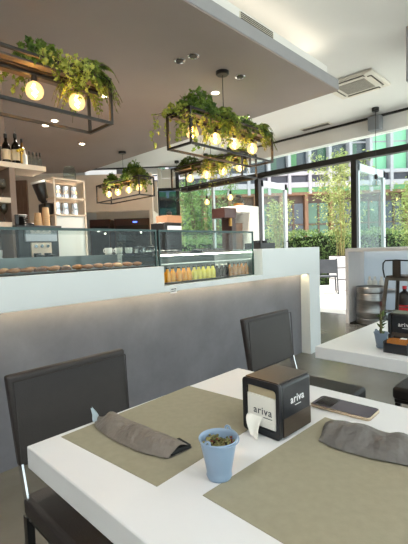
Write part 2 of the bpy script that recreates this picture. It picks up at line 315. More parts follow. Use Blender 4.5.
G().box(-.30, .30, -.31, .31, -.035, -.0).build('housing', 'acw', t, bevel=.012)
g = G(); [g.box(-.16, .16, -.16+k*.02, -.148+k*.02, -.042, -.034) for k in range(17)]; g.box(-.17, .17, -.17, .17, -.038, -.034); g.build('intake_grille', 'acd', t)
for (a, b, c, d) in ((-.20, .20, .215, .265), (-.20, .20, -.265, -.215), (.215, .265, -.2, .2), (-.265, -.215, -.2, .2)):
    G().box(a, b, c, d, -.040, -.033).build('air_slot', 'acs', t)
    G().box(a+.004, b-.004, c+.01, d-.004, -.052, -.045).build('flap', 'acw', t)
t = thing('slot_vent', 'long narrow slotted vent in the white ceiling near the glass front', 'air vent', (6.12, 3.28, HC))
G().box(-.07, .07, -.26, .26, -.012, 0).build('frame', 'acw', t)
g = G(); [g.box(-.05+k*.025, -.042+k*.025+.01, -.24, .24, -.015, -.011) for k in range(4)]; g.build('slats', 'acs', t)
t = thing('wall_loudspeaker', 'grey box loudspeaker mounted on the white band over the glass doors', 'speaker', (6.28, 2.37, 2.91))
G().box(-.07, .07, -.095, .095, 0, .22).build('cabinet', 'greyplastic', t, bevel=.02); G().box(.07, .10, -.03, .03, .08, .14).build('bracket', 'darkmetal', t)
lp = None  # unseen glowing panels, added to brighten the interior
for i, (x, y) in enumerate(((.6, -1.4), (3.4, -1.4), (-1.1, .7))):
    lb = ['added square fill light panel behind the camera, left one', 'added square fill light panel behind the camera, right one', 'added square fill light panel left of the camera'][i]
    if lp is None:
        lp = thing('added_fill_panel', lb, 'ceiling light', (x, y, HC), 0, 'added fill light panels out of view')
        G().box(-.32, .32, -.32, .32, -.03, 0).build('housing', 'whiteplastic', lp); G().box(-.30, .30, -.30, .30, -.036, -.03).build('diffuser', emit('fill_glow', (255, 252, 247), 7), lp)
    else: dup(lp, (x, y, HC), 0, lb)
struct(G().box(4.02, 4.75, .5, 1.235, 2.67, HC).build('trim_7', 'slab_edge', smooth=False))

# ================================================================== COUNTER
CY = 2.155
cn = thing('service_counter', 'long white service counter with recessed grey front and raised end post', 'counter', (0, 0, 0))
G().box(-1.9, 1.80, CY, CY+.04, .88, 1.065).box(1.80, 2.98, CY, CY+.04, .88, .925).box(2.98, 4.06, CY, CY+.04, .88, 1.165).build('front_fascia', 'fascia', cn, bevel=.003)
G().box(3.83, 4.06, CY, 2.86, 0, .88).build('end_post', 'fascia', cn, bevel=.003)
G().box(2.98, 4.06, CY+.04, 2.86, 1.125, 1.165).box(4.0, 4.06, CY+.04, 2.86, .885, 1.125).box(2.98, 3.04, CY+.04, 2.75, .885, 1.125).build('raised_top', 'fascia', cn)
G().box(-1.9, 3.83, 2.265, 2.36, 0, .892).build('recessed_front', 'greywall', cn, smooth=False)
G().box(-1.9, 3.83, CY+.04, 2.80, .892, .90).build('deck', 'fascia', cn)
G().box(-1.9, 3.83, 2.2, 2.215, .886, .891).build('led_strip', 'led', cn)
G().box(-1.9, 3.83, 2.30, 2.80, .0, .08).box(-1.9, 3.83, 2.74, 2.8, .08, .84).build('rear_panel', 'caseback', cn)
t = thing('price_tag', 'small white price tag on the counter front below the left end of the bottle display', 'price tag', (1.88, CY-.003, .888))
G().box(-.03, .03, -.001, .003, -.022, .022).build('card', 'whiteplastic', t)
G().box(-.024, .0, -.002, -.001, .004, .012).box(.004, .022, -.002, -.001, .004, .012).box(-.024, .018, -.002, -.001, -.010, -.004).build('print', 'inkd', t)

# left glass pastry case
def pane_case(name, label, x0, x1, y0, y1, z0, z1, extra_posts=()):
    t = thing(name, label, 'display case', (0, 0, 0))
    G().box(x0, x1, y0, y0+.008, z0, z1).build('front_glass', 'caseglass', t)
    G().box(x0, x1, y0, y1, z1, z1+.008).build('top_glass', 'caseglass', t)
    G().box(x1-.008, x1, y0+.008, y1, z0, z1).build('end_glass', 'caseglass', t)
    G().box(x0, x0+.008, y0+.008, y1, z0, z1).build('end_glass', 'caseglass', t)
    g = G(); g.box(x0, x1, y0-.004, y0+.006, z1-.004, z1+.012)
    for x in (x0, x1-.012)+tuple(extra_posts): g.box(x, x+.012, y0-.003, y0+.009, z0, z1)
    g.build('edge_profile', mat('dark_green_glass_edge', (38, 66, 62), .2), t)
    return t
lc = pane_case('pastry_display_case', 'long glass pastry display case on the left half of the counter', -.6, 1.81, 2.24, 2.75, .901, 1.318)
G().box(-.59, 1.79, 2.30, 2.74, .902, 1.072).build('base_cabinet', 'casebase', lc)
G().box(-.59, 1.79, 2.26, 2.30, .902, 1.05).build('front_sill', 'casebase', lc)
G().box(-.59, 1.79, 2.72, 2.735, 1.072, 1.16).build('rear_rail', 'caseback', lc)
rc = pane_case('drinks_display_case', 'glass display case filled with bottled drinks at the notch of the counter', 1.83, 2.96, 2.24, 2.75, .927, 1.318)
G().box(1.845, 2.945, 2.26, 2.74, 1.128, 1.136).build('glass_shelf', 'caseglass', rc)
G().box(1.845, 2.945, 2.252, 2.262, 1.137, 1.144).build('led_strip', 'ledw', rc)
G().box(1.845, 2.945, 2.262, 2.275, 1.070, 1.078).build('shelf_edge', 'whiteplastic', rc)
G().box(1.845, 2.945, 2.73, 2.74, .93, 1.15).build('rear_panel', 'caseback', rc)
G().box(1.845, 2.945, 2.25, 2.73, .927, .934).build('bottle_deck', 'casebase', rc)

# drinks bottles
def bottle_mesh(root, h, r, neck, body, capm, label=None, lh=(.25, .55)):
    G().lathe([(0, 0), (r*.92, 0), (r, .006), (r, h*.55), (r*.85, h*.66), (neck, h*.78), (neck, h*.93), (0, h*.93)], seg=14).build('body', body, root)
    G().lathe([(neck*1.15, h*.9), (neck*1.15, h), (0, h)], seg=12).build('cap', capm, root)
    if label: G().lathe([(r+.0008, h*lh[0]), (r+.0008, h*lh[1])], seg=14).build('paper_label', label, root)
kinds = ['orangej']*6+['yellowj']*5+['darkj']*3+['brownj']*5
names = dict(orangej='orange', yellowj='pale yellow', darkj='dark cola', brownj='brown')
protos = {}; cnt = {}
for i, k in enumerate(kinds):
    cnt[k] = cnt.get(k, 0)+1; n = kinds.count(k)
    lb = '%s %s drink bottle from the left in the glass drinks case' % (ORD[cnt[k]-1], names[k])
    loc = (1.90+i*.0565, 2.30+.004*((i*7) % 3), .934)
    if k not in protos:
        t = thing('drink_bottle', lb, 'bottle', loc, 0, 'drink bottles in the display case'); protos[k] = t
        bottle_mesh(t, .112, .024, .012, k, 'blackcap' if k != 'darkj' else 'cap')
    else: dup(protos[k], loc, i, lb)
# food trays on the upper shelf of the drinks case
t = thing('food_tray', 'dark tray of wrapped snacks on the glass shelf above the bottles, left one', 'tray', (2.08, 2.5, 1.1365), 0)
G().box(-.2, .2, -.12, .12, 0, .012).box(-.2, .2, -.12, -.11, .012, .03).box(-.2, .2, .11, .12, .012, .03).build('tray', 'tray', t); g = G(); [g.ball((-.14+k*.07, 0, .03), .028, 10, (1, 2.6, .7)) for k in range(5)]; g.build('snacks', 'blackplastic', t)
dup(t, (2.62, 2.5, 1.1365), 0, 'dark tray of wrapped snacks on the glass shelf above the bottles, right one')
# pastries on the left case deck
random.seed(5)
def pastry(kind):
    g = G()
    if kind == 0:   # croissant
        n = 9; path = []; rs = []
        for i in range(n):
            a = -1.1+2.2*i/(n-1); path.append((.055*math.sin(a), .045*(1-math.cos(a))-.02, .022)); rs.append(.006+.018*math.cos(a*1.2)**1.0*(1+.12*(i % 2)))
        g.tube(path, .02, 10, rs)
    elif kind == 1: # round bun
        g.lathe([(0, 0), (.035, 0), (.045, .012), (.042, .028), (.025, .042), (0, .046)], seg=14)
    else:           # folded square with ridge
        g.box(-.045, .045, -.035, .035, 0, .018); g.tube([(-.045, -.03, .02), (0, 0, .032), (.045, .03, .02)], .014, 8)
    return g
plist = ['croissant', 'round_bun', 'filled_pastry']; pm = ['pastry', 'pastry3', 'pastry2']; pp = {}; pc = [0, 0, 0]
for row in range(2):
    for i in range(19):
        x = .30+i*.0785; y = 2.36+row*.14; k = random.choice((0, 0, 1, 2)); pc[k] += 1
        rown = ['front', 'rear'][row]
        lb = '%s in the %s row of the pastry case, place %s from the left' % (['golden croissant', 'pale round bun', 'dark folded pastry'][k], rown, (ORD+['thirteenth', 'fourteenth', 'fifteenth', 'sixteenth', 'seventeenth', 'eighteenth', 'nineteenth'])[i])
        if k not in pp: o = pastry(k).build(plist[k], pm[k]); tag(o, lb, 'pastry', 'pastries in the display case'); pp[k] = o
        else: o = pp[k].copy(); C.objects.link(o); o['label'] = lb
        o.location = (x, y, 1.074); o.rotation_euler = (0, 0, random.uniform(-.25, .25)); o.scale = (.7, .7, .62)
for i, x in enumerate((.85, 1.55)):
    pass
# black till screens and tray seen behind the drinks case
t = thing('till_screen', 'tilted black till screen behind the drinks case', 'screen', (2.35, 3.0, .0))
G().box(-.25, .25, -.02, .3, .0, .90).build('cabinet', 'blackplastic', t); G().box(-.14, .14, .1, .13, 0, .30, Matrix.Translation((0, 0, .95)) @ Euler((-.5, 0, 0)).to_matrix().to_4x4()).build('display', 'screen', t, bevel=.004); G().box(-.03, .03, .08, .16, .9, 1.05).build('stand', 'darkmetal', t)
t = thing('black_napkin_tray', 'black tray holding cups and cutlery on the raised end of the counter', 'tray', (3.35, 2.45, 1.165))
G().box(-.13, .13, -.1, .1, 0, .012).box(-.13, .13, -.1, -.092, .012, .06).box(-.13, .13, .092, .1, .012, .06).box(-.13, -.122, -.1, .1, .012, .06).box(.122, .13, -.1, .1, .012, .06).build('tray', 'blackplastic', t)
for i, (a, b) in enumerate(((-.07, 0), (.0, .02), (.07, -.01))):
    G().lathe([(0, .013), (.022, .013), (.028, .085), (.026, .085), (.02, .02), (0, .02)], (a, b, 0), 14).build('cup', 'blackplastic' if i != 1 else 'darkmetal', t)

# ================================================================== BACK BAR
wt = thing('back_bar_cabinet', 'low dark back bar cabinet with pale worktop behind the counter', 'cabinet', (0, 0, 0))
G().box(.6, 4.2, 3.3, 3.8, .05, 1.0).build('body', 'casebase', wt); G().box(.6, 4.2, 3.28, 3.82, 1.0, 1.04).build('worktop', 'caseback', wt)
g = G(); [g.box(x, x+.012, 3.293, 3.3, .1, .95) for x in (1.2, 1.8, 2.4, 3.0, 3.6)]; g.build('door_gap', 'blackplastic', wt)
WT = 1.04
# bottle shelf
t = thing('bottle_shelf', 'cream shelf unit with taupe upright carrying bottles and glasses', 'shelf', (0, 0, 0))
for (x1, z) in ((1.55, 1.90), (1.24, 1.61), (1.24, 1.41)): G().box(-.6, x1, 3.40, 3.70, z, z+.042).build('shelf_board', 'shelf', t)
G().box(1.24, 1.285, 3.40, 3.70, 1.04, 1.90).build('upright', 'upright', t)
G().box(.62, 1.24, 3.68, 3.84, 1.04, 1.90).build('back_panel', 'upright', t)
# bottles on top shelf
TS = 1.942
def liquor(loc, h, r, body, label, lab, lm='labelw', spout=True):
    t = thing('liquor_bottle', lab, 'bottle', loc, 0, 'bottles on the top shelf')
    G().lathe([(0, 0), (r, 0), (r, h*.58), (r*.8, h*.66), (r*.36, h*.76), (r*.33, h*.97), (0, h*.97)], seg=18).build('body', body, t)
    G().lathe([(r*.42, h*.86), (r*.42, h), (0, h)], seg=12).build('stopper', 'blackcap', t)
    if label: G().lathe([(r+.001, h*.14), (r+.001, h*.48)], seg=18).build('paper_label', lm, t)
    if spout: G().tube([(0, 0, h), (0, 0, h+.03), (.006, 0, h+.055)], .004, 6).build('pourer', 'chrome', t)
    return t
liquor((1.262, 3.50, TS), .25, .033, 'bottle', True, 'tall dark bottle with chrome pourer at the left end of the shelf', 'labelw')
liquor((1.19, 3.52, TS), .25, .034, 'bottle', False, 'tall dark bottle cut by the left edge of the photograph')
liquor((1.34, 3.50, TS), .265, .036, 'bottle', True, 'tall dark bottle with white neck band, right one of the dark pair', 'labelw')
liquor((1.405, 3.53, TS), .24, .026, 'amber', True, 'slim bottle with yellow label and black top beside the clear bottles', 'labely', False)
t = thing('squeeze_bottle', 'small white squeeze bottle in front of the yellow labelled bottle', 'bottle', (1.385, 3.43, TS)); G().lathe([(0, 0), (.019, 0), (.019, .075), (.008, .095), (.004, .12), (0, .12)], seg=14).build('body', 'whiteplastic', t); G().lathe([(.009, .092), (.005, .122), (0, .122)], seg=10).build('nozzle', 'whiteplastic', t)
t = thing('flower_posy', 'small yellow flowers between the dark bottles and the white one', 'flowers', (1.35, 3.435, TS)); G().tube([(0, 0, 0), (.0, 0, .08), (.01, 0, .12)], .004, 6).build('stem', 'vine', t); g = G(); [g.ball((a, b, c), .013, 8) for a, b, c in ((0, 0, .12), (.022, 0, .13), (-.018, .0, .11), (.01, .01, .10))]; g.build('petals', 'lemon', t)
cb = None
for i, x in enumerate((1.435, 1.467, 1.499, 1.528)):
    lb = '%s small clear bottle with black cap in the row at the right shelf end' % ORD[i]
    if i == 0:
        cb = thing('clear_bottle', lb, 'bottle', (x, 3.46, TS), 0, 'small clear bottles in a row')
        G().lathe([(0, .001), (.014, .001), (.014, .07), (.006, .085), (.006, .10)], seg=12).build('body', 'clearglass', cb); G().lathe([(.009, .096), (.007, .125), (0, .13)], seg=10).build('cap', 'blackcap', cb)
    else: dup(cb, (x, 3.46, TS), 0, lb)
# glasses on lower shelves
wg = None
for s, z in enumerate((1.652, 1.452)):
    for i in range(7):
        x = .78+i*.066; y = 3.47+.05*(i % 2)
        lb = '%s stemmed wine glass from the left on the %s shelf below the bottles' % (ORD[i], ['upper', 'lower'][s])
        if wg is None:
            wg = thing('wine_glass', lb, 'glass', (x+.03, y, z), 0, 'wine glasses on the lower shelves')
            G().lathe([(0, .003), (.028, .001), (.028, .003), (.004, .008), (.003, .07), (.02, .085), (.03, .11), (.026, .16)], seg=16).build('bowl', 'clearglass', wg)
        else: dup(wg, (x+.03, y, z), 0, lb)
# espresso machine
em = thing('espresso_machine', 'black espresso machine with pale front panel and cups on top', 'coffee machine', (1.44, 3.35, WT))
G().box(-.18, .17, .0, .42, .09, .36).build('body', 'blackplastic', em, bevel=.01)
G().box(-.20, .19, -.02, .44, .36, .385).box(-.2, -.17, -.02, .0, .385, .47).box(-.2, .19, .42, .44, .385, .44).build('cup_tray', 'blackplastic', em, bevel=.004)
G().box(-.13, .14, -.03, .0, .25, .355).build('front_panel', 'barinner', em, bevel=.004)
G().box(-.08, .09, -.02, .0, .08, .24).build('brew_panel', 'shelf', em)
for x in (-.05, .0, .05): G().lathe([(0, 0), (.014, 0), (.014, .02), (0, .02)], seg=12, m=Matrix.Translation((x, -.02, .21)) @ Euler((R(90), 0, 0)).to_matrix().to_4x4()).build('knob', 'chrome', em)
for x in (-.04, .05): G().lathe([(0, 0), (.03, 0), (.03, .035), (0, .035)], (x, -.03, .115), 14).bar((x, -.05, .13), (x, -.15, .12), .022).build('group_handle', 'blackplastic', em)
G().box(-.18, .17, -.12, .40, .0, .05).build('drip_tray', 'steel', em)
for x in (-.16, .15): G().box(x-.02, x+.02, .05, .38, .05, .09).build('foot', 'blackplastic', em)
sc = thing('saucer_stack', 'stack of black and white saucers on the left of the espresso machine', 'saucers', (1.335, 3.47, WT+.385)); g = G(); [g.lathe([(0, k*.016), (.03, k*.016), (.06, k*.016+.01), (.058, k*.016+.013), (0, k*.016+.004)], (0, 0, 0), 18) for k in range(5)]; g.build('saucers', 'blackplastic', sc); G().lathe([(0, .08), (.03, .08), (.058, .092), (.055, .095), (0, .086)], seg=18).build('top_saucer', 'whiteplastic', sc)
def cupstack(x, y, n, lab):
    t = thing('paper_cup_stack', lab, 'paper cups', (x, y, WT+.385), 0, 'paper cup stacks on the espresso machine'); g = G()
    for k in range(n): g.lathe([(.033, k*.017), (.034, k*.017+.004), (.026 if k == n-1 else .031, k*.017+(.085 if k == n-1 else .018))], seg=16)
    g.lathe([(.024, n*.017+.066), (0, n*.017+.066)], seg=16); g.build('cups', 'cup', t); G().lathe([(.034, 0), (.036, .003), (.034, .006)], seg=16).build('rim', 'cup', t)
cupstack(1.485, 3.47, 3, 'shorter upside-down stack of tan paper cups on the espresso machine'); cupstack(1.555, 3.47, 6, 'taller upside-down stack of tan paper cups on the espresso machine')
cn_ = None
for i, (x, h_, lb) in enumerate(((1.02, 1, 'white coffee mug stack on the back bar, leftmost'), (1.12, 1, 'white coffee mug stack on the back bar left of the espresso machine'), (2.15, 1, 'white mug stack right of the pitcher rack, first of three'), (2.27, 1, 'white mug stack right of the pitcher rack, second of three'), (2.39, 1, 'white mug stack right of the pitcher rack, third of three'))):
    if cn_ is None:
        cn_ = thing('mug_stack', lb, 'cups', (x, 3.42, WT), 0, 'white mug stacks on the back bar'); g = G(); g2 = G()
        for k in range(3): g.lathe([(0, k*.062+.001), (.028, k*.062+.001), (.036, k*.062+.012), (.038, k*.062+.06), (.035, k*.062+.06), (.03, k*.062+.02), (0, k*.062+.012)], seg=18); g2.tube([(.037, 0, k*.062+.05), (.056, 0, k*.062+.045), (.056, 0, k*.062+.02), (.034, 0, k*.062+.014)], .004, 6)
        g.build('mugs', 'whiteplastic', cn_); g2.build('handles', 'whiteplastic', cn_)
    else: dup(cn_, (x, 3.42, WT), i, lb)
cc = None
for i, (x, y, lb) in enumerate(((2.55, 3.45, 'steel canister on the back bar behind the pastry case end, left one'), (2.72, 3.45, 'steel canister on the back bar behind the pastry case end, right one'), (.86, 3.42, 'steel canister on the back bar at the far left'))):
    if cc is None:
        cc = thing('steel_canister', lb, 'canister', (x, y, WT), 0, 'steel canisters on the back bar'); G().lathe([(0, 0), (.06, 0), (.062, .004), (.062, .17), (0, .17)], seg=22).build('body', 'chrome', cc); G().lathe([(.064, .17), (.064, .185), (.02, .192), (.012, .21), (0, .212)], seg=22).build('lid', 'blackplastic', cc)
    else: dup(cc, (x, y, WT), 0, lb)
# grinder
gr = thing('coffee_grinder', 'tall black coffee grinder with tilted hopper behind the paper cups', 'coffee grinder', (1.665, 3.70, WT))
G().box(-.05, .05, -.09, .06, 0, .62).build('body', 'blackplastic', gr, bevel=.015)
G().lathe([(.02, 0), (.045, .04), (.062, .19), (.058, .2), (0, .2)], seg=16, m=Matrix.Translation((-.01, 0, .62)) @ Euler((0, -.25, 0)).to_matrix().to_4x4()).build('hopper', 'blackplastic', gr)
G().lathe([(.064, .19), (.07, .2), (.064, .21), (0, .215)], seg=16, m=Matrix.Translation((-.01, 0, .62)) @ Euler((0, -.25, 0)).to_matrix().to_4x4()).build('lid', 'whiteplastic', gr)
# pitcher rack
rk = thing('pitcher_rack', 'cream metal rack holding steel milk pitchers above a white drawer front', 'rack', (1.81, 3.5, WT))
g = G()
for x in (-.15, .15):
    for y in (0, .22): g.box(x-.007, x+.007, y-.007, y+.007, .0, .83)
for z in (.83, .655, .50):
    g.box(-.157, .157, -.007, .007, z-.007, z+.007); g.box(-.157, .157, .213, .227, z-.007, z+.007); g.box(-.157, -.143, 0, .22, z-.007, z+.007); g.box(.143, .157, 0, .22, z-.007, z+.007)
g.build('frame', 'shelf', rk)
for z in (.655, .50, .83): G().box(-.143, .143, .007, .213, z-.004, z+.004).build('shelf_plate', 'shelf', rk)
G().box(-.145, .145, .008, .20, 0, .49).build('drawer_front', 'whiteplastic', rk, bevel=.004)
pt = None
for j, (zz, xs) in enumerate(((.659, (-.09, -.01, .075)), (.504, (-.10, -.02, .08)))):
    for i, dx in enumerate(xs):
        lb = '%s steel milk pitcher from the left on the %s rack shelf' % (ORD[i], ['upper', 'lower'][j])
        loc = (1.81+dx, 3.57, WT+zz)
        if pt is None:
            pt = thing('milk_pitcher', lb, 'pitcher', loc, 0, 'steel pitchers on the rack'); G().lathe([(0, 0), (.034, 0), (.037, .01), (.033, .06), (.030, .095), (.034, .115), (.031, .115), (.028, .095), (.03, .02), (0, .02)], seg=18).build('body', 'chrome', pt)
            G().tube([(.03, 0, .10), (.058, 0, .095), (.062, 0, .05), (.034, 0, .03)], .004, 8).build('handle', 'chrome', pt)
        else: dup(pt, loc, .6*i, lb)
t = thing('glass_jar', 'clear glass jar standing on top of the pitcher rack', 'jar', (1.86, 3.58, WT+.834)); G().lathe([(0, .002), (.055, .002), (.058, .01), (.058, .10), (.045, .12), (.045, .125)], seg=20).build('body', 'clearglass', t); G().lathe([(.047, .12), (.047, .135), (0, .137)], seg=20).build('lid', 'clearglass', t)
# wooden tall door, fridges in the kitchen opening
t = thing('wooden_cupboard', 'tall narrow brown wooden cupboard on the beige wall behind the espresso machine', 'cupboard', P(-3.5, D1-.03, 0)); t.rotation_euler = (0, 0, yaw-R(90))
G().box(-.13, .13, -.03, .03, 0, 2.63).build('door_panel', 'brownw', t); G().box(.09, .105, -.05, -.03, 1.0, 1.2).build('handle', 'darkmetal', t)
for i, (u0_, u1_) in enumerate(((-2.28, -1.86), (-1.78, -1.06))):
    t = thing('kitchen_fridge', ['narrow dark reddish fridge in the left of the kitchen opening', 'wide dark reddish fridge with blue display in the right of the kitchen opening'][i], 'fridge', P((u0_+u1_)/2, D1+.5, 0)); t.rotation_euler = (0, 0, yaw-R(90)); hw = (u1_-u0_)/2
    G().box(-hw, hw, -.25, .25, 0, 1.86).build('body', 'fridge', t, bevel=.01)
    G().box(-hw+.03, hw-.03, -.262, -.25, .9, 1.72).build('door', 'blackplastic', t)
    if i: G().box(.02, .10, -.258, -.25, 1.775, 1.795).build('display', 'blue', t)
    for k in range(2): G().ball((hw*.5*(1 if k else -.3), -.27, 1.62-.05*k), .014, 8).build('lamp', 'lamp_dot', t)
# register, cardboard box, white tower by the window
t = thing('printer_case', 'black till printer with bluish display below a cardboard box', 'till', (3.12, 3.58, WT)); G().box(-.15, .13, -.05, .2, 0, .47).build('body', 'blackplastic', t, bevel=.01); G().box(-.1, .12, -.058, -.05, .36, .43).build('display', 'barinner', t)
t = thing('cardboard_box', 'brown cardboard box on top of the black till printer', 'box', (3.14, 3.6, WT+.47)); G().box(-.11, .12, -.06, .14, 0, .085).build('carton', 'cardboard', t); G().box(-.11, .12, -.06, .04, .0855, .0865).build('flap', 'cardboard', t)
t = thing('kitchen_bag', 'small dark crumpled pouch on the cardboard box', 'pouch', (3.12, 3.6, WT+.557)); G().ball((0, 0, .025), .03, 10, (1.3, 1, .8)).build('pouch', 'blackplastic', t); G().tube([(0, 0, .04), (.02, 0, .07)], .005, 6).build('neck', 'blackplastic', t)
t = thing('white_service_tower', 'white angled service tower with overhanging head by the window wall', 'service tower', (3.80, 2.90, 0)); G().box(-.02, .16, 0, .3, 0, 1.60).build('column', 'whiteplastic', t, bevel=.004); G().box(-.20, .16, 0, .3, 1.60, 1.68).build('head', 'whiteplastic', t, bevel=.004)
t = thing('juice_dispenser', 'dark brown drinks dispenser hanging left of the white service tower', 'dispenser', (3.52, 2.95, 0)); G().box(-.14, .07, 0, .2, 1.53, 1.645).build('head', 'fridge', t, bevel=.006); G().box(0.03, .10, .04, .2, 1.0, 1.53).build('column', 'fridge', t); G().box(.10, .24, .05, .2, .0, 1.48).build('body', 'brownw', t); G().tube([(-.02, .02, 1.53), (-.02, .02, 1.44)], .02, 10).build('spout', 'brass', t)
t = thing('glass_carafe', 'glass coffee carafe with dark lid on the white service tower', 'carafe', (3.72, 3.02, 1.68)); G().lathe([(0, .002), (.06, .004), (.07, .03), (.06, .07), (.038, .10), (.036, .12)], seg=20).build('body', 'clearglass', t); G().lathe([(.04, .115), (.04, .13), (.015, .14), (0, .14)], seg=18).build('lid', 'blackcap', t)
G().lathe([(.0, .01), (.058, .01), (.064, .035), (0, .035)], seg=20).build('coffee', 'brownj', t); G().tube([(.036, 0, .11), (.09, 0, .10), (.085, 0, .04), (.066, 0, .03)], .006, 8).build('handle', 'blackplastic', t)

# ================================================================== HANGING FRAMES
def frame_pendant(name, label, center, length, rz, ztop_ceiling, bulbs, W=.27, H=.29, z0=2.0, cords=((0, 0),)):
    t = thing(name, label, 'pendant light', (center[0], center[1], z0), rz, 'hanging planter frames over the counter')
    L = length/2; w = W/2; b = .0085; g = G()
    for x in (-L, L):
        for y in (-w, w): g.box(x-b, x+b, y-b, y+b, 0, H)
        for z in (b, H-b): g.box(x-b, x+b, -w+b, w-b, z-b, z+b)
    for y in (-w, w):
        for z in (b, H-b): g.box(-L+b, L-b, y-b, y+b, z-b, z+b)
    g.build('frame', 'pframe', t)
    g = G()
    for y0_ in (-.105, -.027, .05): g.box(-L+b+.001, L-b-.001, y0_, y0_+.055, H-.040, H-.028)
    g.build('plank_tray', 'plank', t)
    G().tube([(-L+b, 0, H-.054), (L-b, 0, H-.054)], .013, 10).build('light_rail', 'pframe', t)
    for (cx_, cy_) in cords:
        G().tube([(cx_, cy_, H-.03), (cx_, cy_, ztop_ceiling-z0-.02)], .0035, 6).build('cord', 'blackplastic', t)
        G().lathe([(0, -.03), (.05, -.03), (.06, -.022), (.06, 0), (0, 0)], (cx_, cy_, ztop_ceiling-z0-.001), 20).build('canopy', 'blackplastic', t)
    for x in bulbs:
        s = G().lathe([(0, .0), (.017, .0), (.017, -.034), (0, -.034)], (x, 0, H-.064), 14).build('bulb_socket', 'socket', t)
        z = H-.097; bm = G().lathe([(.016, 0), (.030, -.008), (.043, -.022), (.050, -.040), (.052, -.054), (.049, -.071), (.040, -.087), (.024, -.099), (0, -.104)], (x, 0, z), 18).build('bulb', 'bulbglass', t)
        G().tube([(x, 0, z-.015), (x-.012, 0, z-.035), (x+.014, 0, z-.055), (x-.012, 0, z-.072), (x+.008, 0, z-.085)], .0075, 8).build('filament', 'bulbcore', bm)
    return t
def bulbglass():
    m, n, l, b = nt('bulb_glass'); n.remove(b)
    e = n.new('ShaderNodeEmission'); e.inputs[0].default_value = (*srgb((255, 205, 130)), 1); e.inputs[1].default_value = 1.3
    t = n.new('ShaderNodeBsdfTransparent'); t.inputs[0].default_value = (*srgb((255, 236, 200)), 1)
    g = n.new('ShaderNodeBsdfGlossy'); g.inputs['Roughness'].default_value = .05
    x = n.new('ShaderNodeMixShader'); x.inputs[0].default_value = .5; l.new(t.outputs[0], x.inputs[1]); l.new(e.outputs[0], x.inputs[2])
    f = n.new('ShaderNodeFresnel'); y = n.new('ShaderNodeMixShader'); l.new(f.outputs[0], y.inputs[0]); l.new(x.outputs[0], y.inputs[1]); l.new(g.outputs[0], y.inputs[2]); l.new(y.outputs[0], n['Material Output'].inputs[0])
    return m
M['bulbglass'] = bulbglass()
ZP = 2.0; TZ = ZP+.29-.028
frame_pendant('planter_pendant', 'nearest black frame pendant with ivy and two bulbs in view, at the left edge', (.888, 2.355), 1.15, 0, HS, (-.40, -.13, .142, .412), cords=((-.3, 0),))
frame_pendant('planter_pendant', 'middle black frame pendant over the drinks case with four glowing bulbs', (2.73, 2.36), 1.10, 0, HS, (-.40, -.12, .14, .41))
frame_pendant('planter_pendant', 'small looking far left black frame pendant in front of the beige wall', (3.63, 5.25), 1.16, R(90), HS, (-.40, -.13, .17, .43))
frame_pendant('planter_pendant', 'black frame pendant seen behind and below the middle one', (3.74, 3.47), 1.22, R(90), HS, (-.47, -.20, .08, .39))

def ivy(name, label, loc, sx, sy, h, n, hang, mt, seed, rz=0, ls=.03, hvines=10, side=None):
    rnd = random.Random(seed); t = thing(name, label, 'plant', loc, rz, 'plants in the hanging frames')
    g = G(); v = G()
    def leaf(p, s):
        nrm = Vector((rnd.uniform(-1, 1), rnd.uniform(-1, 1), rnd.uniform(-.1, 1))).normalized()
        a = nrm.orthogonal().normalized(); a.rotate(Matrix.Rotation(rnd.uniform(0, 6.28), 3, nrm)); b = nrm.cross(a)
        pts = [(-.1, 0), (-.35, .55), (.15, .45), (.35, .8), (.6, .35), (1.15, 0), (.6, -.35), (.35, -.8), (.15, -.45), (-.35, -.55)]
        c = g.bm.verts.new(p+a*s*.3-nrm*s*.12); vs = [g.bm.verts.new(p+(a*x+b*y)*s*.62) for x, y in pts]
        for i in range(len(vs)): g.bm.faces.new((c, vs[i], vs[(i+1) % len(vs)]))
    n = int(n*1.5); ls *= 1.3; h *= 1.1
    for i in range(n):
        a = rnd.uniform(0, 6.28); r = rnd.random()**.5
        x, y = sx*r*math.cos(a), sy*r*math.sin(a); z = h*rnd.random()*(1.05-r*r)+.012
        leaf(Vector((x, y, z)), ls*rnd.uniform(.6, 1.2))
    for k in range(7):
        a = rnd.uniform(0, 6.28); r = rnd.random()*.8; v.tube([(0, 0, 0), (sx*r*math.cos(a)*.6, sy*r*math.sin(a)*.6, h*.5), (sx*r*math.cos(a), sy*r*math.sin(a), h*.7)], .0022, 4)
    for k in range(hvines):
        x = rnd.uniform(-sx, sx)*.95; s = side if side else rnd.choice((-1, 1)); y0_ = s*(.13+rnd.random()*.05)
        L = hang*rnd.uniform(.35, 1); pts = [Vector((x*.8, s*.06, .03)), Vector((x, y0_, .035))]
        m = max(3, int(L/.025))
        for q in range(m): pts.append(Vector((x+rnd.uniform(-.012, .012)+.02*math.sin(q*.7+k), y0_+s*.012+rnd.uniform(-.01, .01), .03-L*(q+1)/m)))
        v.tube(pts, .0015, 4)
        for q in pts[1:]:
            for _ in range(2): leaf(q+Vector((rnd.uniform(-.015, .015), rnd.uniform(-.012, .012), rnd.uniform(-.01, .01))), ls*rnd.uniform(.55, 1.0))
    rawbuild(g, 'leaves', mt, t); v.build('stems', 'vine', t); return t
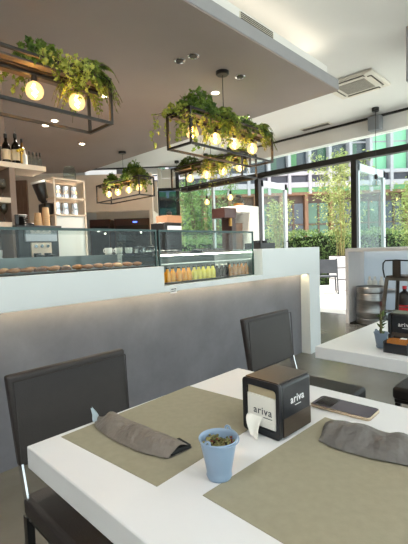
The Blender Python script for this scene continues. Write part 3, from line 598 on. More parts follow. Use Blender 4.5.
def fern(name, label, loc, n, L, mt, seed, rz=0, arc=(0, 6.28), drop=1.0):
    rnd = random.Random(seed); t = thing(name, label, 'plant', loc, rz, 'plants in the hanging frames'); g = G(); v = G()
    n = int(n*1.5)
    for k in range(n):
        a = rnd.uniform(*arc); l = L*rnd.uniform(.65, 1.05); d = Vector((math.cos(a), math.sin(a), 0)); s = Vector((-d.y, d.x, 0)); up_ = rnd.uniform(.9, 1.7)
        N = 15; pts = []
        for i in range(N+1):
            q = i/N; pts.append(d*(l*.75*q)+Vector((0, 0, .012+l*(up_*q*.9-drop*1.35*q*q*rnd.uniform(.98, 1.02)))))
        v.tube(pts, .0016, 4)
        for i in range(1, N):
            q = i/N; w = l*.24*math.sin(math.pi*min(1, q*.85+.12))*(1.05-q*.5)+.004; tg = (pts[i+1]-pts[i]).normalized(); dn = Vector((0, 0, -.25*w))
            for sg in (-1, 1):
                tip = pts[i]+s*sg*w+tg*w*.35+dn; m = pts[i]+s*sg*w*.5+tg*w*.35
                try: g.poly([pts[i], m-tg*.011-tg*w*.12, tip, m+tg*.009])
                except Exception: pass
    rawbuild(g, 'fronds', mt, t); v.build('stems', 'vine', t); return t
# nearest pendant
ivy('ivy_plant', 'dark leafy ivy trailing over the nearest hanging frame', (1.08, 2.36, TZ), .19, .13, .16, 330, .16, 'ivy', 1, hvines=9, ls=.034)
ivy('ivy_plant', 'pale yellow green ivy strands hanging down from the nearest frame', (1.12, 2.28, TZ), .19, .08, .07, 110, .17, 'ivyl', 2, hvines=13, ls=.03, side=-1)
fern('fern_plant', 'feathery fern drooping over the right end of the nearest frame', (1.36, 2.33, TZ), 44, .29, 'fern', 3, drop=1.15)
# middle pendant
ivy('ivy_plant', 'bushy dark ivy at the left end of the middle frame', (2.42, 2.36, TZ), .25, .15, .21, 520, .24, 'ivy', 4, hvines=14, ls=.036)
ivy('ivy_plant', 'ivy strands trailing from the left corner of the middle frame', (2.24, 2.42, TZ), .14, .12, .10, 110, .28, 'ivyl', 5, hvines=12, ls=.032)
fern('fern_plant', 'drooping fern in the centre of the middle frame', (2.66, 2.32, TZ), 38, .30, 'fern', 6, drop=1.25)
fern('fern_plant', 'dark fern spilling over the right end of the middle frame', (3.15, 2.34, TZ), 40, .29, 'fern', 7, drop=1.15)
ivy('ivy_plant', 'dark ivy tuft near the right end of the middle frame', (3.05, 2.38, TZ), .16, .12, .15, 240, .14, 'ivyd', 8, hvines=6, ls=.034)
# far left pendant
ivy('ivy_plant', 'ivy tuft at the left end of the far left frame', (3.63, 5.60, TZ), .10, .20, .18, 190, .15, 'ivy', 9, hvines=5, ls=.045)
fern('fern_plant', 'fern in the left half of the far left frame', (3.63, 5.5, TZ), 18, .28, 'fern', 10)
ivy('ivy_plant', 'large bushy ivy over the right half of the far left frame', (3.63, 4.98, TZ), .16, .28, .26, 380, .24, 'ivy', 11, hvines=10, ls=.045)
fern('fern_plant', 'fern hanging from the right end of the far left frame', (3.66, 4.86, TZ), 22, .32, 'fern', 12)
# behind pendant
ivy('ivy_plant', 'dark ivy at the left end of the frame behind the middle one', (3.74, 3.86, TZ), .12, .22, .16, 240, .16, 'ivyd', 13, hvines=7, ls=.038)
fern('fern_plant', 'yellow green fern hanging through the frame behind the middle one', (3.74, 3.40, TZ), 28, .32, 'fern', 14, drop=1.4)
fern('fern_plant', 'fern at the right end of the frame behind the middle one', (3.74, 3.05, TZ), 22, .28, 'fern', 15, drop=1.3)

# single bulbs hanging near the glass front
def bulb_pendant(y, zb, on, label, x=6.0):
    t = thing('bulb_pendant', label, 'pendant light', (x, y, HC), 0, 'single bulb pendants along the glass front')
    G().lathe([(0, -.05), (.05, -.05), (.05, 0), (0, 0)], seg=18).build('canopy', 'blackplastic', t)
    G().tube([(0, 0, -.05), (0, 0, zb-HC+.12)], .004, 6).build('cord', 'blackplastic', t)
    G().lathe([(0, .0), (.022, 0), (.022, -.07), (0, -.07)], (0, 0, zb-HC+.13), 14).build('bulb_socket', 'blackplastic', t)
    b = G().lathe([(.014, .06), (.03, .045), (.055, .01), (.055, -.02), (.035, -.05), (0, -.06)], (0, 0, zb-HC), 16).build('bulb', 'bulbglass' if on else 'clearglass', t)
    G().tube([(0, 0, .04+zb-HC), (.01, 0, zb-HC), (-.01, 0, zb-HC-.02)], .005, 6).build('filament', 'bulbcore' if on else 'brass', b)
bulb_pendant(2.26, 2.07, False, 'unlit glass bulb on a thin cord in front of the open glass door')
bulb_pendant(5.71, 2.17, True, 'bulb pendant in front of the tree in the back window')
bulb_pendant(5.07, 2.19, True, 'lit bulb pendant left of the glass carafe')
bulb_pendant(6.55, 2.3, False, 'bulb pendant at the far left corner of the glass front', 5.95)

# ================================================================== TABLES AND CHAIRS
def table(x0, x1, y0, y1, label):
    t = thing('cafe_table', label, 'table', ((x0+x1)/2, (y0+y1)/2, 0), 0, 'white cafe tables'); a, b = (x1-x0)/2, (y1-y0)/2
    G().box(-a, a, -b, b, .70, .75).build('tabletop', 'table', t, bevel=.003)
    G().box(-.04, .04, -.04, .04, .012, .685).build('column', 'darkmetal', t, bevel=.004)
    G().box(-.20, .20, -.20, .20, 0, .012).build('base_plate', 'darkmetal', t, bevel=.003)
    G().box(-.18, .18, -.18, .18, .685, .70).build('mounting_plate', 'darkmetal', t); return t
table(.325, 1.062, .115, .885, 'near white cafe table with olive placemats in the foreground')
table(1.495, 2.235, .055, .822, 'second white cafe table at the right edge behind the near one')
def chair(label, x, y, rz):
    t = thing('dining_chair', label, 'chair', (x, y, 0), rz, 'dark leather cafe chairs')
    # local: back at +y, seat toward -y
    g = G(); n = 8
    rows = []
    for i in range(n+1):
        z = .545+.27*i/n; yb = .0+.035*i/n
        rows.append((yb, z))
    g2 = G(); bm = g2.bm; W = .208
    def ring(yb, z, w, th): return [bm.verts.new((-w, yb-th/2, z)), bm.verts.new((w, yb-th/2, z)), bm.verts.new((w, yb+th/2, z)), bm.verts.new((-w, yb+th/2, z))]
    rs = [ring(yb, z, W-.012*(1-i/n), .032) for i, (yb, z) in enumerate(rows)]
    for a, b in zip(rs, rs[1:]):
        for i in range(4): bm.faces.new((a[i], a[(i+1) % 4], b[(i+1) % 4], b[i]))
    bm.faces.new(rs[0][::-1]); bm.faces.new(rs[-1]); g2.build('backrest', 'leather', t, bevel=.009, seg=3)
    g = G(); g.tube([(-W+.015, -.015, .545), (-W+.013, .0, .80), (W-.013, .0, .80), (W-.015, -.015, .545)], .0022, 6); g.build('seam', 'leather', t)
    G().box(-.195, .195, -.43, -.012, .40, .462).build('seat', 'leather', t, bevel=.016, seg=3)
    G().box(-.185, .185, -.42, -.02, .385, .40).build('seat_frame', 'darkmetal', t)
    for s in (-1, 1):
        G().bar((s*.188, -.045, .395), (s*.190, -.002, .552), .030, .006, (1, 0, 0)).build('back_bracket', 'chrome', t)
        G().box(s*.183-.011, s*.183+.011, -.035, -.011, 0, .40).build('leg', 'darkmetal', t)
        G().box(s*.183-.011, s*.183+.011, -.415, -.391, 0, .385).build('leg', 'darkmetal', t)
    return t
ch = chair('dark brown leather chair at the far left side of the near table', .612, 1.205, 0)
dup(ch, (1.745, 1.215, 0), 0, 'dark brown leather chair behind the napkin dispenser, at the second table')
dup(ch, (2.21, .262, 0), R(180), 'dark leather chair at the right edge, its seat corner under the second table')

# ---- near table contents
TT = .7502
def sheet(label, x0, x1, y0, y1, mt='mat_olive', rz=0):
    g = G(); g.box(-(x1-x0)/2, (x1-x0)/2, -(y1-y0)/2, (y1-y0)/2, 0, .0007); o = g.build('placemat', mt, smooth=False); o.location = ((x0+x1)/2, (y0+y1)/2, TT); o.rotation_euler = (0, 0, rz)
    return tag(o, label, 'placemat', 'paper placemats')
def quadmat(label, pts):
    cx_ = sum(p[0] for p in pts)/4; cy_ = sum(p[1] for p in pts)/4
    o = G().prism([(p[0]-cx_, p[1]-cy_) for p in pts], 0, .0007).build('placemat', 'mat_olive', smooth=False); o.location = (cx_, cy_, TT); return tag(o, label, 'placemat', 'paper placemats')
quadmat('olive paper placemat on the far side of the near table under the left pouch', [(.421, .547), (.845, .567), (.82, .884), (.396, .867)])
quadmat('olive paper placemat nearest the camera with the larger pouch on it', [(.452, .145), (.875, .135), (.877, .458), (.457, .468)])
# napkin dispenser
def dispenser(label, x, y, rz, full=True):
    t = thing('napkin_dispenser', label, 'napkin dispenser', (x, y, .7508), rz, 'black napkin dispensers')
    a, b, h = .0625, .0520, .1265     # half x, half y, height; open face is -x
    # shell with rounded vertical edges, open window on -x
    g = G(); g.box(-a+.008, a, -b, b, .0, h-.004); g.build('shell', 'boxblack', t, bevel=.008, seg=3)
    # front bezel ring
    bz = G(); yy, z0_, z1_ = b-.010, .016, h-.018; c = .009
    inner = []; outer = []
    for (cy_, cz_, a0) in ((yy-c, z1_-c, 0), (-yy+c, z1_-c, 90), (-yy+c, z0_+c, 180), (yy-c, z0_+c, 270)):
        for k in range(5): an = R(a0+k*22.5); inner.append((cy_+c*math.cos(an), cz_+c*math.sin(an)))
    c2 = .008
    for (cy_, cz_, a0) in ((b-c2, h-.003-c2, 0), (-b+c2, h-.003-c2, 90), (-b+c2, .0+c2, 180), (b-c2, .0+c2, 270)):
        for k in range(5): an = R(a0+k*22.5); outer.append((cy_+c2*math.cos(an), cz_+c2*math.sin(an)))
    fi = [bz.bm.verts.new((-a-.002, p[0], p[1])) for p in inner]; fo = [bz.bm.verts.new((-a-.002, p[0], p[1])) for p in outer]; bi = [bz.bm.verts.new((-a+.0085, p[0], p[1])) for p in inner]; bo = [bz.bm.verts.new((-a+.0085, p[0], p[1])) for p in outer]
    n = len(fi)
    for i in range(n):
        j = (i+1) % n; bz.bm.faces.new((fi[i], fi[j], fo[j], fo[i])); bz.bm.faces.new((fo[i], fo[j], bo[j], bo[i])); bz.bm.faces.new((fi[i], bi[i], bi[j], fi[j])); bz.bm.faces.new((bi[i], bo[i], bo[j], bi[j]))
    bz.build('bezel', 'boxblack', t, bevel=.0015)
    G().box(-a+.003, a-.004, -b+.006, b-.006, h-.004, h-.001).build('top_plate', 'boxtop', t, bevel=.001)
    G().box(-a+.0092-.003, -a+.0078+.003-.002, -b+.0115, b-.0115, .017, h-.019).build('card_panel', 'card', t)
    # napkin face in the window
    G().box(-a+.001, -a+.005, -b+.0125, b-.013, .018, h-.038).build('napkins', 'paper', t)
    # pulled napkin
    if full:
        g = G(); N = 10; bm = g.bm; prev = None
        path = [(-a+.0005, .040, 0), (-a-.006, .041, .0), (-a-.012, .036, -.004), (-a-.016, .027, -.008), (-a-.019, .017, -.014), (-a-.022, .008, -.019), (-a-.027, .0025, -.024)]
        for i, (px_, pz_, sy_) in enumerate(path):
            row = []
            for k in range(6):
                f = k/5; w_ = .042-.0028*i
                row.append(bm.verts.new((px_-.004*math.sin(f*5.3+i*.6)*(i > 1), b-.016-w_*f+sy_*1.0, max(.0016, pz_-.012*f*(i > 0)+.002*abs(math.sin(f*5+i*.7))))))
            if prev:
                for k in range(5): bm.faces.new((prev[k], row[k], row[k+1], prev[k+1]))
            prev = row
        o = g.build('pulled_napkin', 'paper', t); so_ = o.modifiers.new('thick', 'SOLIDIFY'); so_.thickness = .0012; so_.offset = 0
        ss = o.modifiers.new('sub', 'SUBSURF'); ss.levels = ss.render_levels = 1
        G().box(-a-.001, -a+.004, -b+.014, b-.05+.02, .019, .034).build('folded_napkin', 'paper', t, bevel=.002)
    # smoked lower panel and logo on the -y side
    G().box(-a+.013, a-.004, -b-.0008, -b+.001, .004, .045).build('smoked_panel', 'boxpanel', t)
    lm = Matrix.Translation((.004, -b-.0006, .080)) @ Euler((R(90), 0, 0)).to_matrix().to_4x4() @ Matrix.Rotation(R(1), 4, 'Z')
    text_obj('ariva', .025, 'ink', t, lm, 'logo', bold=.0002)
    G().box(-.006, .018, -b-.001, -b-.0004, .0645, .066).build('logo_line', 'ink', t)
    lm = Matrix.Translation((-a+.0005, -.004, .054)) @ Euler((R(90), 0, R(-90))).to_matrix().to_4x4()
    text_obj('ariva', .024, 'inkd', t, lm, 'napkin_logo', bold=.0001)
    G().box(-a+.0003, -a+.001, -.030, -.006, .040, .0415).build('napkin_logo_line', 'inkd', t)
    return t
dispenser('black napkin dispenser with white napkins in the middle of the near table', .7655, .5205, R(-2))
d2 = dispenser('black napkin dispenser on the second table cut by the right edge', 1.795, .548, R(-90), False)
# bucket
def bucket(label, x, y, rb, rtp, h, mt, plant, rz=0):
    t = thing('bucket_planter', label, 'plant pot', (x, y, .7503), rz, 'small blue metal buckets')
    prof = [(0, .002), (rb*.93, .002), (rb*.96, 0), (rb, .002), (rb+.0015, .006), (rb+.0005, .010)]
    prof += [(rb+(rtp-rb)*k/10, .010+(h-.012)*k/10) for k in range(1, 11)]+[(rtp+.0012, h-.002), (rtp+.0022, h), (rtp+.0012, h+.0018), (rtp-.001, h)]
    prof += [(rtp-.0022, h-.004), (rb+(rtp-rb)*.8-.002, h*.8)]
    G().lathe(prof, seg=40).build('bucket', mt, t)
    rs_ = rb+(rtp-rb)*.8-.0022
    G().lathe([(0, h*.83), (rs_*.5, h*.835), (rs_, h*.80)], seg=24).build('soil', 'soil', t)
    for s in (-1, 1):
        m = Matrix.Translation((s*(rtp+.002), 0, h+.003)) @ Euler((0, R(90), 0)).to_matrix().to_4x4()
        g = G(); g.lathe([(.0028, -.0008), (.0068, -.0008), (.0068, .0008), (.0028, .0008), (.0028, -.0008)], seg=16, m=m); g.build('ear', mt, t)
    g = G(); pts = []
    for k in range(17):
        an = math.pi*k/16; pts.append(((rtp+.0035)*math.cos(an), -math.sin(an)*(rtp+.0035), h+.003-.006*math.sin(an)))
    g.tube(pts, .0013, 6); g.build('handle', mt, t)
    if plant == 'succulent':
        rnd = random.Random(3); g = G(); r2 = G()
        for k in range(46):
            a = rnd.uniform(0, 6.28); q = rnd.random()**.5*rs_*.9; z = h*.84+rnd.uniform(0, .008)*(1.3-q/rs_)
            for j in range(3):
                b_ = rnd.uniform(0, 6.28); d = Vector((math.cos(b_)*.004, math.sin(b_)*.004, .003))
                (g if rnd.random() < .85 else r2).ball(Vector((q*math.cos(a), q*math.sin(a), z))+d, rnd.uniform(.0017, .003), 8, (1.3, 1, .8))
        g.build('succulent_leaves', 'succ', t); r2.build('red_leaves', 'succ2', t)
    else:
        rnd = random.Random(8); g = G(); v = G(); 
        v.tube([(0, 0, h*.8), (.002, 0, h+.05), (0, .002, h+.09)], .004, 6, [.005, .004, .002])
        for k in range(46):
            z = h+rnd.uniform(0, .10); a = rnd.uniform(0, 6.28); l = rnd.uniform(.01, .028); d = Vector((math.cos(a), math.sin(a), rnd.uniform(.3, 1))).normalized(); s = d.orthogonal().normalized()*.003; p = Vector((0, 0, z-.02))
            g.poly([p, p+d*l*.5+s, p+d*l, p+d*l*.5-s])
        rawbuild(g, 'leaves', 'ivyd', t); v.build('stem', 'vine', t)
    return t
bucket('small light blue metal bucket with a succulent in the centre of the near table', .518, .484, .0225, .0345, .074, 'bucket', 'succulent', R(12))
bucket('small dusty blue bucket with a spiky dark plant on the second table', 1.632, .600, .018, .027, .062, 'bucket_dull', 'spiky', R(60))
# sugar holder
t = thing('sugar_holder', 'open black box of brown sugar sachets in front of the second dispenser', 'sugar holder', (1.618, .523, .7503), R(0))
G().box(-.055, .055, -.045, .045, 0, .004).box(-.055, .055, -.045, -.041, .004, .045).box(-.055, .055, .041, .045, .004, .045).box(-.055, -.051, -.041, .041, .004, .038).box(.051, .055, -.041, .041, .004, .045).build('tray', 'boxblack', t, bevel=.002)
g = G(); [g.box(-.045+k*.011, -.039+k*.011, -.036, .036, .005, .042+.003*(k % 3), Euler((0, R(8), 0)).to_matrix().to_4x4()) for k in range(8)]; g.build('sachets', 'brownj', t)
G().box(-.01, .02, -.02, .0, .046, .049).build('white_sachet', 'paper', t)
# phone
t = thing('smartphone', 'dark smartphone with pale gold rim lying behind the larger pouch', 'phone', (.953, .444, .7505), 0)
t.rotation_euler = (0, 0, R(1.5))
a_, b_ = .038, .0775
def rrect(a, b, r_, n=6): return [(cx2+r_*math.cos(R(a0+90*k/n)), cy2+r_*math.sin(R(a0+90*k/n))) for cx2, cy2, a0 in ((a-r_, b-r_, 0), (-a+r_, b-r_, 90), (-a+r_, -b+r_, 180), (a-r_, -b+r_, 270)) for k in range(n+1)]
G().prism(rrect(a_, b_, .011), 0, .0078).build('body', 'phone_edge', t, bevel=.0015)
G().prism(rrect(a_-.0025, b_-.0025, .009), .0076, .0086).build('glass_back', 'phone', t, bevel=.0004)
G().box(-.030, .028, b_-.055, b_-.010, .0086, .0094).build('camera_strip', 'phone_dark', t, bevel=.0006)
# pouches
def pouch(name, label, pts_l, pts_r, hs, mt, seed, wr=.0022):
    """pts_l/pts_r: matching edge points (x, y) along the pouch; hs heights of its crown"""
    rnd = random.Random(seed); cx_ = sum(p[0] for p in pts_l+pts_r)/(2*len(pts_l)); cy_ = sum(p[1] for p in pts_l+pts_r)/(2*len(pts_l))
    t = thing(name, label, 'cutlery pouch', (cx_, cy_, .7512), 0, 'paper cutlery pouches'); g = G(); bm = g.bm; K = 7; NS = (len(pts_l)-1)*4+1
    top = []; bot = []
    def it(arr, s):
        i = min(int(s), len(arr)-2); f = s-i; a, b = arr[i], arr[i+1]
        return tuple(a[k]*(1-f)+b[k]*f for k in range(len(a))) if isinstance(a, tuple) else a*(1-f)+b*f
    creases = [(rnd.uniform(0, len(pts_l)-1), rnd.uniform(.1, .9), rnd.uniform(-.9, .9), rnd.uniform(.5, 1)) for _ in range(9)]
    for i in range(NS):
        s = (len(pts_l)-1)*i/(NS-1); L = it(pts_l, s); Rr = it(pts_r, s); h = it(hs, s); rt_ = []; rb = []
        for k in range(K+1):
            f = k/K; x = L[0]*(1-f)+Rr[0]*f-cx_; y = L[1]*(1-f)+Rr[1]*f-cy_
            prof = min(1, 2.6*min(f, 1-f)+.05*math.sin(f*9+s*2)) if 0 < k < K else 0
            z = h*prof+.0012
            for (cs, cf, sl, am) in creases:
                dd = (s-cs)*.5+(f-cf)*sl; z += -am*wr*2.6*math.exp(-(dd*9)**2)*prof+am*wr*1.8*math.exp(-((dd-.07)*10)**2)*prof
            z += rnd.uniform(-1, 1)*wr*.8*prof; x += rnd.uniform(-.0015, .0015); y += rnd.uniform(-.0015, .0015)
            rt_.append(bm.verts.new((x, y, max(z, .001)))); rb.append(bm.verts.new((x, y, 0)) if 0 < k < K else rt_[-1])
        top.append(rt_); bot.append(rb)
    for i in range(NS-1):
        for k in range(K):
            bm.faces.new((top[i][k], top[i+1][k], top[i+1][k+1], top[i][k+1]))
            q = [bot[i][k], bot[i][k+1], bot[i+1][k+1], bot[i+1][k]]
            try: bm.faces.new(q)
            except ValueError: pass
    o = g.build('paper_sleeve', mt, t); ss = o.modifiers.new('sub', 'SUBSURF'); ss.levels = ss.render_levels = 1; return t, cx_, cy_
# left pouch : runs from far tip towards the camera
t, cx_, cy_ = pouch('cutlery_pouch', 'slim grey paper cutlery pouch lying on the left placemat', 
    [(.476, .858), (.462, .81), (.460, .745), (.464, .667), (.490, .600)], [(.510, .880), (.548, .864), (.558, .76), (.559, .67), (.562, .598)], [.012, .030, .030, .026, .022], 'bagpaper', 11, .005)
g = G(); bm = g.bm   # twisted pale tip at the far end
rows = []
for i in range(7):
    f = i/6; w = .019*(1-f*.75)+.002; c = Vector((.486-cx_-.010*f, .862-cy_+.004*f, .008+.034*f**1.2)); dirv = Vector((1, .95, .2*math.sin(f*4))).normalized()
    rows.append([bm.verts.new(c+dirv*(w*(k/4*2-1))+Vector((0, .003*math.sin(k*2+i), .004*abs(k-2)/2*(1-f)))) for k in range(5)])
for a, b in zip(rows, rows[1:]):
    for k in range(4): bm.faces.new((a[k], b[k], b[k+1], a[k+1]))
o = g.build('twisted_tip', 'bagtip', t); q = o.modifiers.new('thick', 'SOLIDIFY'); q.thickness = .0012
m = Matrix.Translation((.530-cx_, .612-cy_, .0)) @ Matrix.Rotation(R(-6), 4, 'Z')
G().box(-.024, .026, -.012, .03, .001, .010, m).build('black_napkin', 'napkin', t, bevel=.002)
t, cx_, cy_ = pouch('cutlery_pouch', 'larger dark grey paper cutlery pouch on the near placemat by the phone',
    [(.750, .410), (.738, .37), (.741, .33), (.752, .28), (.768, .23), (.785, .17)], [(.858, .434), (.880, .39), (.885, .33), (.885, .28), (.885, .23), (.88, .17)], [.018, .032, .036, .035, .034, .03], 'bagpaper2', 23, .0055)
G().box(-.05, .045, -.02, .03, .001, .012, Matrix.Translation((.833-cx_, .165-cy_, 0))).build('black_napkin', 'napkin', t, bevel=.002)

# ================================================================== BAR COUNTER, KEG, STOOL
bc = thing('high_bar_counter', 'high white bar counter open at the front with a steel keg inside', 'bar counter', (0, 0, 0))
G().box(5.70, 6.30, .3, 2.61, 1.075, 1.125).build('top', 'barwhite', bc, bevel=.004)
G().box(5.70, 6.30, 2.56, 2.61, 0, 1.075).build('side_panel', 'barwhite', bc, bevel=.003); G().box(5.70, 6.30, .3, .35, 0, 1.075).build('side_panel', 'barwhite', bc, bevel=.003)
G().box(6.27, 6.28, .35, 2.56, .10, 1.075).build('back_panel', 'frost', bc)
G().box(5.72, 6.26, .35, 2.558, .0, .012).build('bottom_plate', 'darkmetal', bc)
G().box(6.235, 6.25, 1.2, 2.55, 1.068, 1.074).build('led_strip', 'cove', bc)
kg = thing('beer_keg', 'ribbed stainless steel beer keg inside the bar counter', 'keg', (5.90, 2.315, .0125)); kg.scale = (1.04, 1.04, .93)
prof = [(0, .02), (.16, .02), (.17, 0), (.195, 0), (.2, .015), (.2, .07), (.185, .085), (.2, .11), (.2, .16), (.207, .175), (.207, .19), (.2, .205), (.2, .35), (.207, .365), (.207, .385), (.2, .40), (.2, .46), (.188, .485), (.2, .50), (.2, .575), (.193, .585), (.185, .575), (.185, .52), (.16, .50), (0, .51)]
G().lathe(prof, seg=40).build('body', 'steel', kg); G().lathe([(0, .5), (.03, .5), (.03, .54), (.015, .545), (0, .545)], seg=16).build('valve', 'chrome', kg)
bt = None
for i, (x, y) in enumerate(((6.12, 2.26), (6.14, 2.17), (6.10, 2.08))):
    lb = '%s white soap bottle from the left on the keg side of the bar' % ORD[i]
# white bottles stand on a small shelf behind the keg
sh = thing('bar_inner_shelf', 'small pale shelf inside the bar counter behind the keg', 'shelf', (6.19, 2.30, .48)); G().box(-.065, .068, -.22, .25, 0, .018).build('board', 'barwhite', sh); G().box(.05, .068, -.22, .25, -.06, 0).build('bracket', 'alu', sh)
for i, y in enumerate((2.44, 2.36, 2.26)):
    lb = '%s white bottle from the left standing behind the keg' % ORD[i]
    if bt is None:
        bt = thing('white_bottle', lb, 'bottle', (6.18, y, .498), 0, 'white bottles behind the keg'); G().lathe([(0, 0), (.036, 0), (.036, .11), (.014, .135), (.014, .15), (0, .15)], seg=16).build('body', 'whiteplastic', bt); G().lathe([(.018, .148), (.018, .18), (0, .18)], seg=12).build('cap', 'cap', bt)
    else: dup(bt, (6.18, y, .498), 0, lb)
t = thing('fire_extinguisher', 'dark bottle with red label standing under the bar behind the stool', 'gas bottle', (5.95, 1.86, .0125)); G().lathe([(0, 0), (.10, 0), (.11, .02), (.11, .38), (.07, .46), (.025, .49), (.025, .53), (0, .53)], seg=20).build('body', 'blackplastic', t); G().lathe([(.112, .16), (.112, .30)], seg=20).build('label_band', 'red', t)
G().lathe([(.03, .52), (.03, .56), (0, .56)], seg=12).build('cap', 'red', t)
def barstool(label, x, y, rz):
    t = thing('bar_stool', label, 'bar stool', (x, y, 0), rz, 'metal bar stools')
    # seat 0.32 square at .76, back toward -x
    G().box(-.155, .155, -.155, .155, .75, .775).build('seat', 'stoold', t, bevel=.02, seg=3)
    G().box(-.15, .15, -.15, .15, .715, .752).build('apron', 'stool', t)
    for sx in (-1, 1):
        for sy in (-1, 1):
            a = Vector((sx*.14, sy*.14, .75)); b = Vector((sx*.215, sy*.205, 0)); g = G()
            g.bar(a, b, .045, .012); g.bar(a+Vector((-sx*.012, 0, 0)), b+Vector((-sx*.012, 0, 0)), .012, .04); g.build('leg', 'stool', t)
    for z, w in ((.30, .185), (.34, .18)):
        pass
    g = G(); w = .178; g.bar((-w, -w, .30), (w, -w, .30), .02, .01); g.bar((-w, w, .30), (w, w, .30), .02, .01); g.bar((-w, -w, .34), (-w, w, .34), .02, .01); g.bar((w, -w, .34), (w, w, .34), .02, .01); g.build('foot_rail', 'stool', t)
    pts = [(-.155, -.165, .75), (-.175, -.175, .86), (-.178, -.17, .93), (-.18, -.14, .965), (-.18, 0, .972), (-.18, .14, .965), (-.178, .17, .93), (-.175, .175, .86), (-.155, .165, .75)]
    G().tube(pts, .009, 8).build('back_hoop', 'darkmetal', t)
    G().box(-.185, -.175, -.05, .05, .76, .968).build('back_splat', 'stoold', t, bevel=.002)
    return t
bs = barstool('gunmetal bar stool with low back in front of the bar counter', 5.28, 1.66, R(-8))
dup(bs, (5.34, .95, 0), R(6), 'gunmetal bar stool further right, outside the right edge of the bar view')

# ================================================================== OUTSIDE
o = G().box(6.45, 45, -20, 45, -.12, -.02).box(-12, 6.45, 8.8, 45, -.12, -.02).box(-12, 6.45, -20, -3.05, -.12, -.02).build('plaza_ground', 'paving', smooth=False); o['kind'] = 'structure'; o['label'] = 'pale paved ground outside'
def hedge(label, u0_, u1_, d0, d1, h, seed, n=5200):
    rnd = random.Random(seed); t = thing('clipped_hedge', label, 'hedge', P((u0_+u1_)/2, (d0+d1)/2, -.02), yaw-R(90), 'clipped hedges outside'); a, b = (u1_-u0_)/2, (d1-d0)/2
    g = G()
    for i in range(n):
        face = rnd.random()
        x, y, z = rnd.uniform(-a, a), rnd.uniform(-b, b), rnd.uniform(.05, h)
        if face < .6: y = -b+rnd.uniform(-.06, .1)
        elif face < .85: z = h+rnd.uniform(-.1, .06)
        elif face < .93: x = a*rnd.choice((-1, 1))
        z += .05*math.sin(x*5)+.04*math.sin(x*11+1)
        p = Vector((x, y, z)); d = Vector((rnd.uniform(-1, 1), rnd.uniform(-1, .2), rnd.uniform(-.3, 1))).normalized(); s = d.orthogonal().normalized(); s.rotate(Matrix.Rotation(rnd.uniform(0, 6.28), 3, d)); e = d.cross(s); l = rnd.uniform(.03, .06)
        g.poly([p-s*l, p+e*l*.5, p+s*l, p-e*l*.5])
    rawbuild(g, 'leaves', 'hedge', t)
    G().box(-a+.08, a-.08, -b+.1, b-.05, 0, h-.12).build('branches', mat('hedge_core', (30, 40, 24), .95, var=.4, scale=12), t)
hedge('clipped green hedge seen through the open doorway', 1.2, 4.5, 12.0, 12.9, 1.62, 1)
hedge('clipped green hedge right of the doorway, above the bar counter', 4.7, 8.4, 12.2, 13.1, 1.62, 2)
hedge('clipped hedge far left behind the white tower', -2.2, 1.0, 12.3, 13.2, 1.5, 3, 3500)
def leafy(name, label, cat, loc, h, r, n, lm, seed, stems=6, lsz=.07, base=.35, group=None, thick=.02, stemm='cane', flat=.35):
    rnd = random.Random(seed); t = thing(name, label, cat, loc, rnd.uniform(0, 6), group); g = G(); v = G(); tips = []
    for k in range(stems):
        a = rnd.uniform(0, 6.28); q = rnd.random()*.35*r; pts = [Vector((q*math.cos(a)*.5, q*math.sin(a)*.5, 0))]
        e = Vector((math.cos(a), math.sin(a), 0))*r*rnd.uniform(.1, .75)
        for i in range(1, 9): f = i/8; pts.append(pts[0]+e*f**1.6+Vector((rnd.uniform(-.02, .02), rnd.uniform(-.02, .02), h*f*rnd.uniform(.96, 1.0))))
        v.tube(pts, thick, 5, [thick*(1-.8*i/8) for i in range(9)]); tips.append(pts)
    for i in range(n):
        pts = rnd.choice(tips); f = base+(1-base)*rnd.random()**.8; k = f*8; i0 = min(7, int(k)); c = pts[i0].lerp(pts[i0+1], k-i0)
        sp_ = r*.55*math.sin(math.pi*min(.97, (f-base)/(1-base)*.85+.12)); p = c+Vector((rnd.gauss(0, sp_*.5), rnd.gauss(0, sp_*.5), rnd.gauss(0, .10)))
        d = Vector((rnd.uniform(-1, 1), rnd.uniform(-1, 1), rnd.uniform(-1, .2))).normalized(); s = d.orthogonal().normalized(); s.rotate(Matrix.Rotation(rnd.uniform(0, 6.28), 3, d)); l = lsz*rnd.uniform(.6, 1.2)
        g.poly([p, p+d*l*.5+s*l*flat*.5, p+d*l, p+d*l*.5-s*l*flat*.5])
    rawbuild(g, 'leaves', lm, t); v.build('stems', stemm, t); return t
def planter(label, u, d, w, h):
    t = thing('board_planter', label, 'planter', P(u, d, -.02), yaw-R(90)+.0, 'pale board planters'); a = w/2; g = G()
    for k in range(3): g.box(-a, a, -a, a, h*k/3+.01, h*(k+1)/3-.012)
    g.build('boards', 'planter', t, bevel=.01); G().box(-a+.03, a-.03, -a+.03, a-.03, h-.012, h+.01).build('soil', 'soilout', t); return t
planter('pale board planter with bamboo outside the doorway', 3.78, 10.6, .62, .92)
leafy('bamboo', 'tall yellow green bamboo growing in the board planter outside the doorway', 'bamboo', P(3.72, 10.6, .9), 2.75, .85, 2700, 'bamboo', 5, 13, .11, .12, 'bamboos outside', .012)
planter('pale board planter far right behind the bar counter', 5.75, 10.9, .62, .92)
leafy('bamboo', 'leafy bamboo at the right edge above the bar counter', 'bamboo', P(5.8, 10.9, .9), 1.95, .85, 2600, 'bamboo', 6, 12, .11, .1, 'bamboos outside', .012)
planter('pale board planter hidden behind the raised counter end', 2.15, 11.3, .6, .92)
leafy('bamboo', 'slender bamboo seen through the left glass door leaf', 'bamboo', P(2.15, 11.3, .9), 1.6, .55, 1100, 'bamboo', 7, 8, .11, .1, 'bamboos outside', .012)
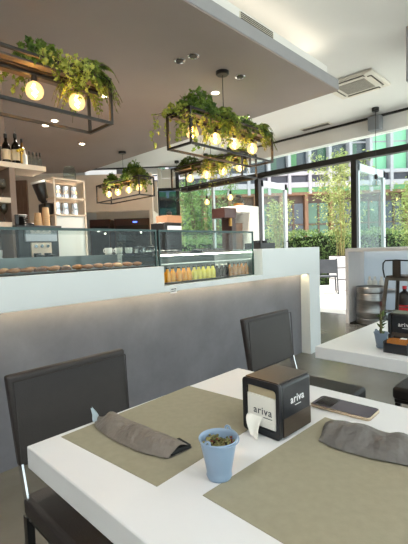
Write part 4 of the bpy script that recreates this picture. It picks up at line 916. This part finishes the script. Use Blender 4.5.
leafy('garden_tree', 'pale green tree filling the back window', 'tree', P(-.1, 15.2, -.02), 3.9, 1.5, 5200, 'treeleaf', 8, 9, .13, .25, None, .045, 'bark')
leafy('garden_tree', 'tree beyond the right edge of the glass front', 'tree', P(10.4, 15.2, -.02), 3.4, 1.5, 4200, 'treeleaf', 9, 8, .13, .3, None, .045, 'bark')
def outchair(label, u, d, rz):
    t = thing('terrace_chair', label, 'chair', P(u, d, -.02), yaw-R(90)+rz, 'terrace chairs outside')
    G().box(-.22, .22, -.22, .22, .42, .45).build('seat', 'outseat', t, bevel=.01); G().box(-.22, .22, .20, .23, .52, .86).build('backrest', 'outseat', t, bevel=.01)
    for sx in (-1, 1): G().bar((sx*.21, .215, .88), (sx*.24, .26, 0), .035, .035).build('leg', 'outseat', t); G().bar((sx*.20, -.2, .43), (sx*.22, -.24, 0), .035, .035).build('leg', 'outseat', t)
    return t
oc = outchair('charcoal terrace chair just outside the doorway beside the counter end', 3.10, 9.9, R(165))
dup(oc, P(2.62, 10.5, -.02), yaw+R(60), 'charcoal terrace chair further left, mostly hidden by the counter end')

# office building across the plaza
BD = 20
b = thing('office_building', 'modern building across the plaza with green panels and timber ground floor', 'building', P(0, BD, -.02), yaw-R(90))
G().box(-14, 20, .5, 8, 0, 12).build('wall', 'bwall', b, smooth=False)
G().box(-14, 20, .3, .5, 0, 3.85).build('ground_floor', 'bbrown', b, smooth=False)
for z0_, z1_, y0_, mt, nm in ((3.93, 4.17, 0, 'bgreen', 'green_band'), (4.17, 4.42, -.1, 'bwhite', 'floor_band'), (4.45, 4.78, .1, 'brail', 'railing'), (4.78, 4.95, -.1, 'bwhite', 'parapet'), (3.80, 3.93, -.05, 'borange', 'timber_beam'), (8.2, 8.6, -.1, 'bwhite', 'floor_band'), (8.65, 9.0, .1, 'brail', 'railing')):
    G().box(-14, 20, y0_, .5, z0_, z1_).build(nm, mt, b, smooth=False)
rnd = random.Random(4)
for k in range(-12, 18):
    u = 4.43+k*1.02-1.02*1
    if not (-9 < u < 15): continue
    G().box(u-.07, u+.07, -.15, .5, 3.85, 9).build('mullion', 'bwhite', b, smooth=False)
    q = rnd.random(); w = G().box(u+.08, u+.95, .38, .5, 4.98, 8.15).build('window', 'bglass', b, smooth=False)
    r_ = k % 4
    if 9.0 < u+.5 < 10.4: G().box(u+.1, u+.93, .30, .38, 4.98, 7.2).build('panel', 'bmint', w, smooth=False)
    elif r_ in (0, 1): G().box(u+.1, u+.45, .30, .38, 5.0, 7.9).build('panel', 'bgreen' if r_ else 'bglass2', w, smooth=False)
    elif r_ == 2: G().box(u+.5, u+.93, .30, .38, 5.3, 7.4).build('panel', 'bglass2', w, smooth=False)
    G().box(u+.08, u+.95, .28, .38, 6.35, 6.43).build('rail', 'bwhite', w, smooth=False)
for k in range(-7, 12):
    u = 4.0+k*1.28
    if -8 < u < 15:
        w = G().box(u+.14, u+1.14, .22, .3, .3, 3.4).build('window', ['bglass', 'bglass2'][k % 2], b, smooth=False); G().box(u+.6, u+.68, .16, .22, .3, 3.4).box(u+.14, u+1.14, .16, .22, 2.3, 2.36).build('window_bar', 'bbrown', w, smooth=False)
        G().box(u-.08, u+.08, .0, .3, 0, 3.8).build('timber_post', 'borange', b, smooth=False)
# neighbours so that the horizon is closed to the left and right
b2 = thing('apartment_block', 'plain pale building closing the plaza on the left', 'building', P(-24, 16, -.02), yaw-R(60)); G().box(-5, 6, 0, 8, 0, 9).build('wall', 'bwhite', b2, smooth=False)
for i in range(5):
    for j in range(3): G().box(-4.2+i*2, -3.2+i*2, -.05, 0, 1+j*2.8, 2.6+j*2.8).build('window', 'bglass', b2, smooth=False)
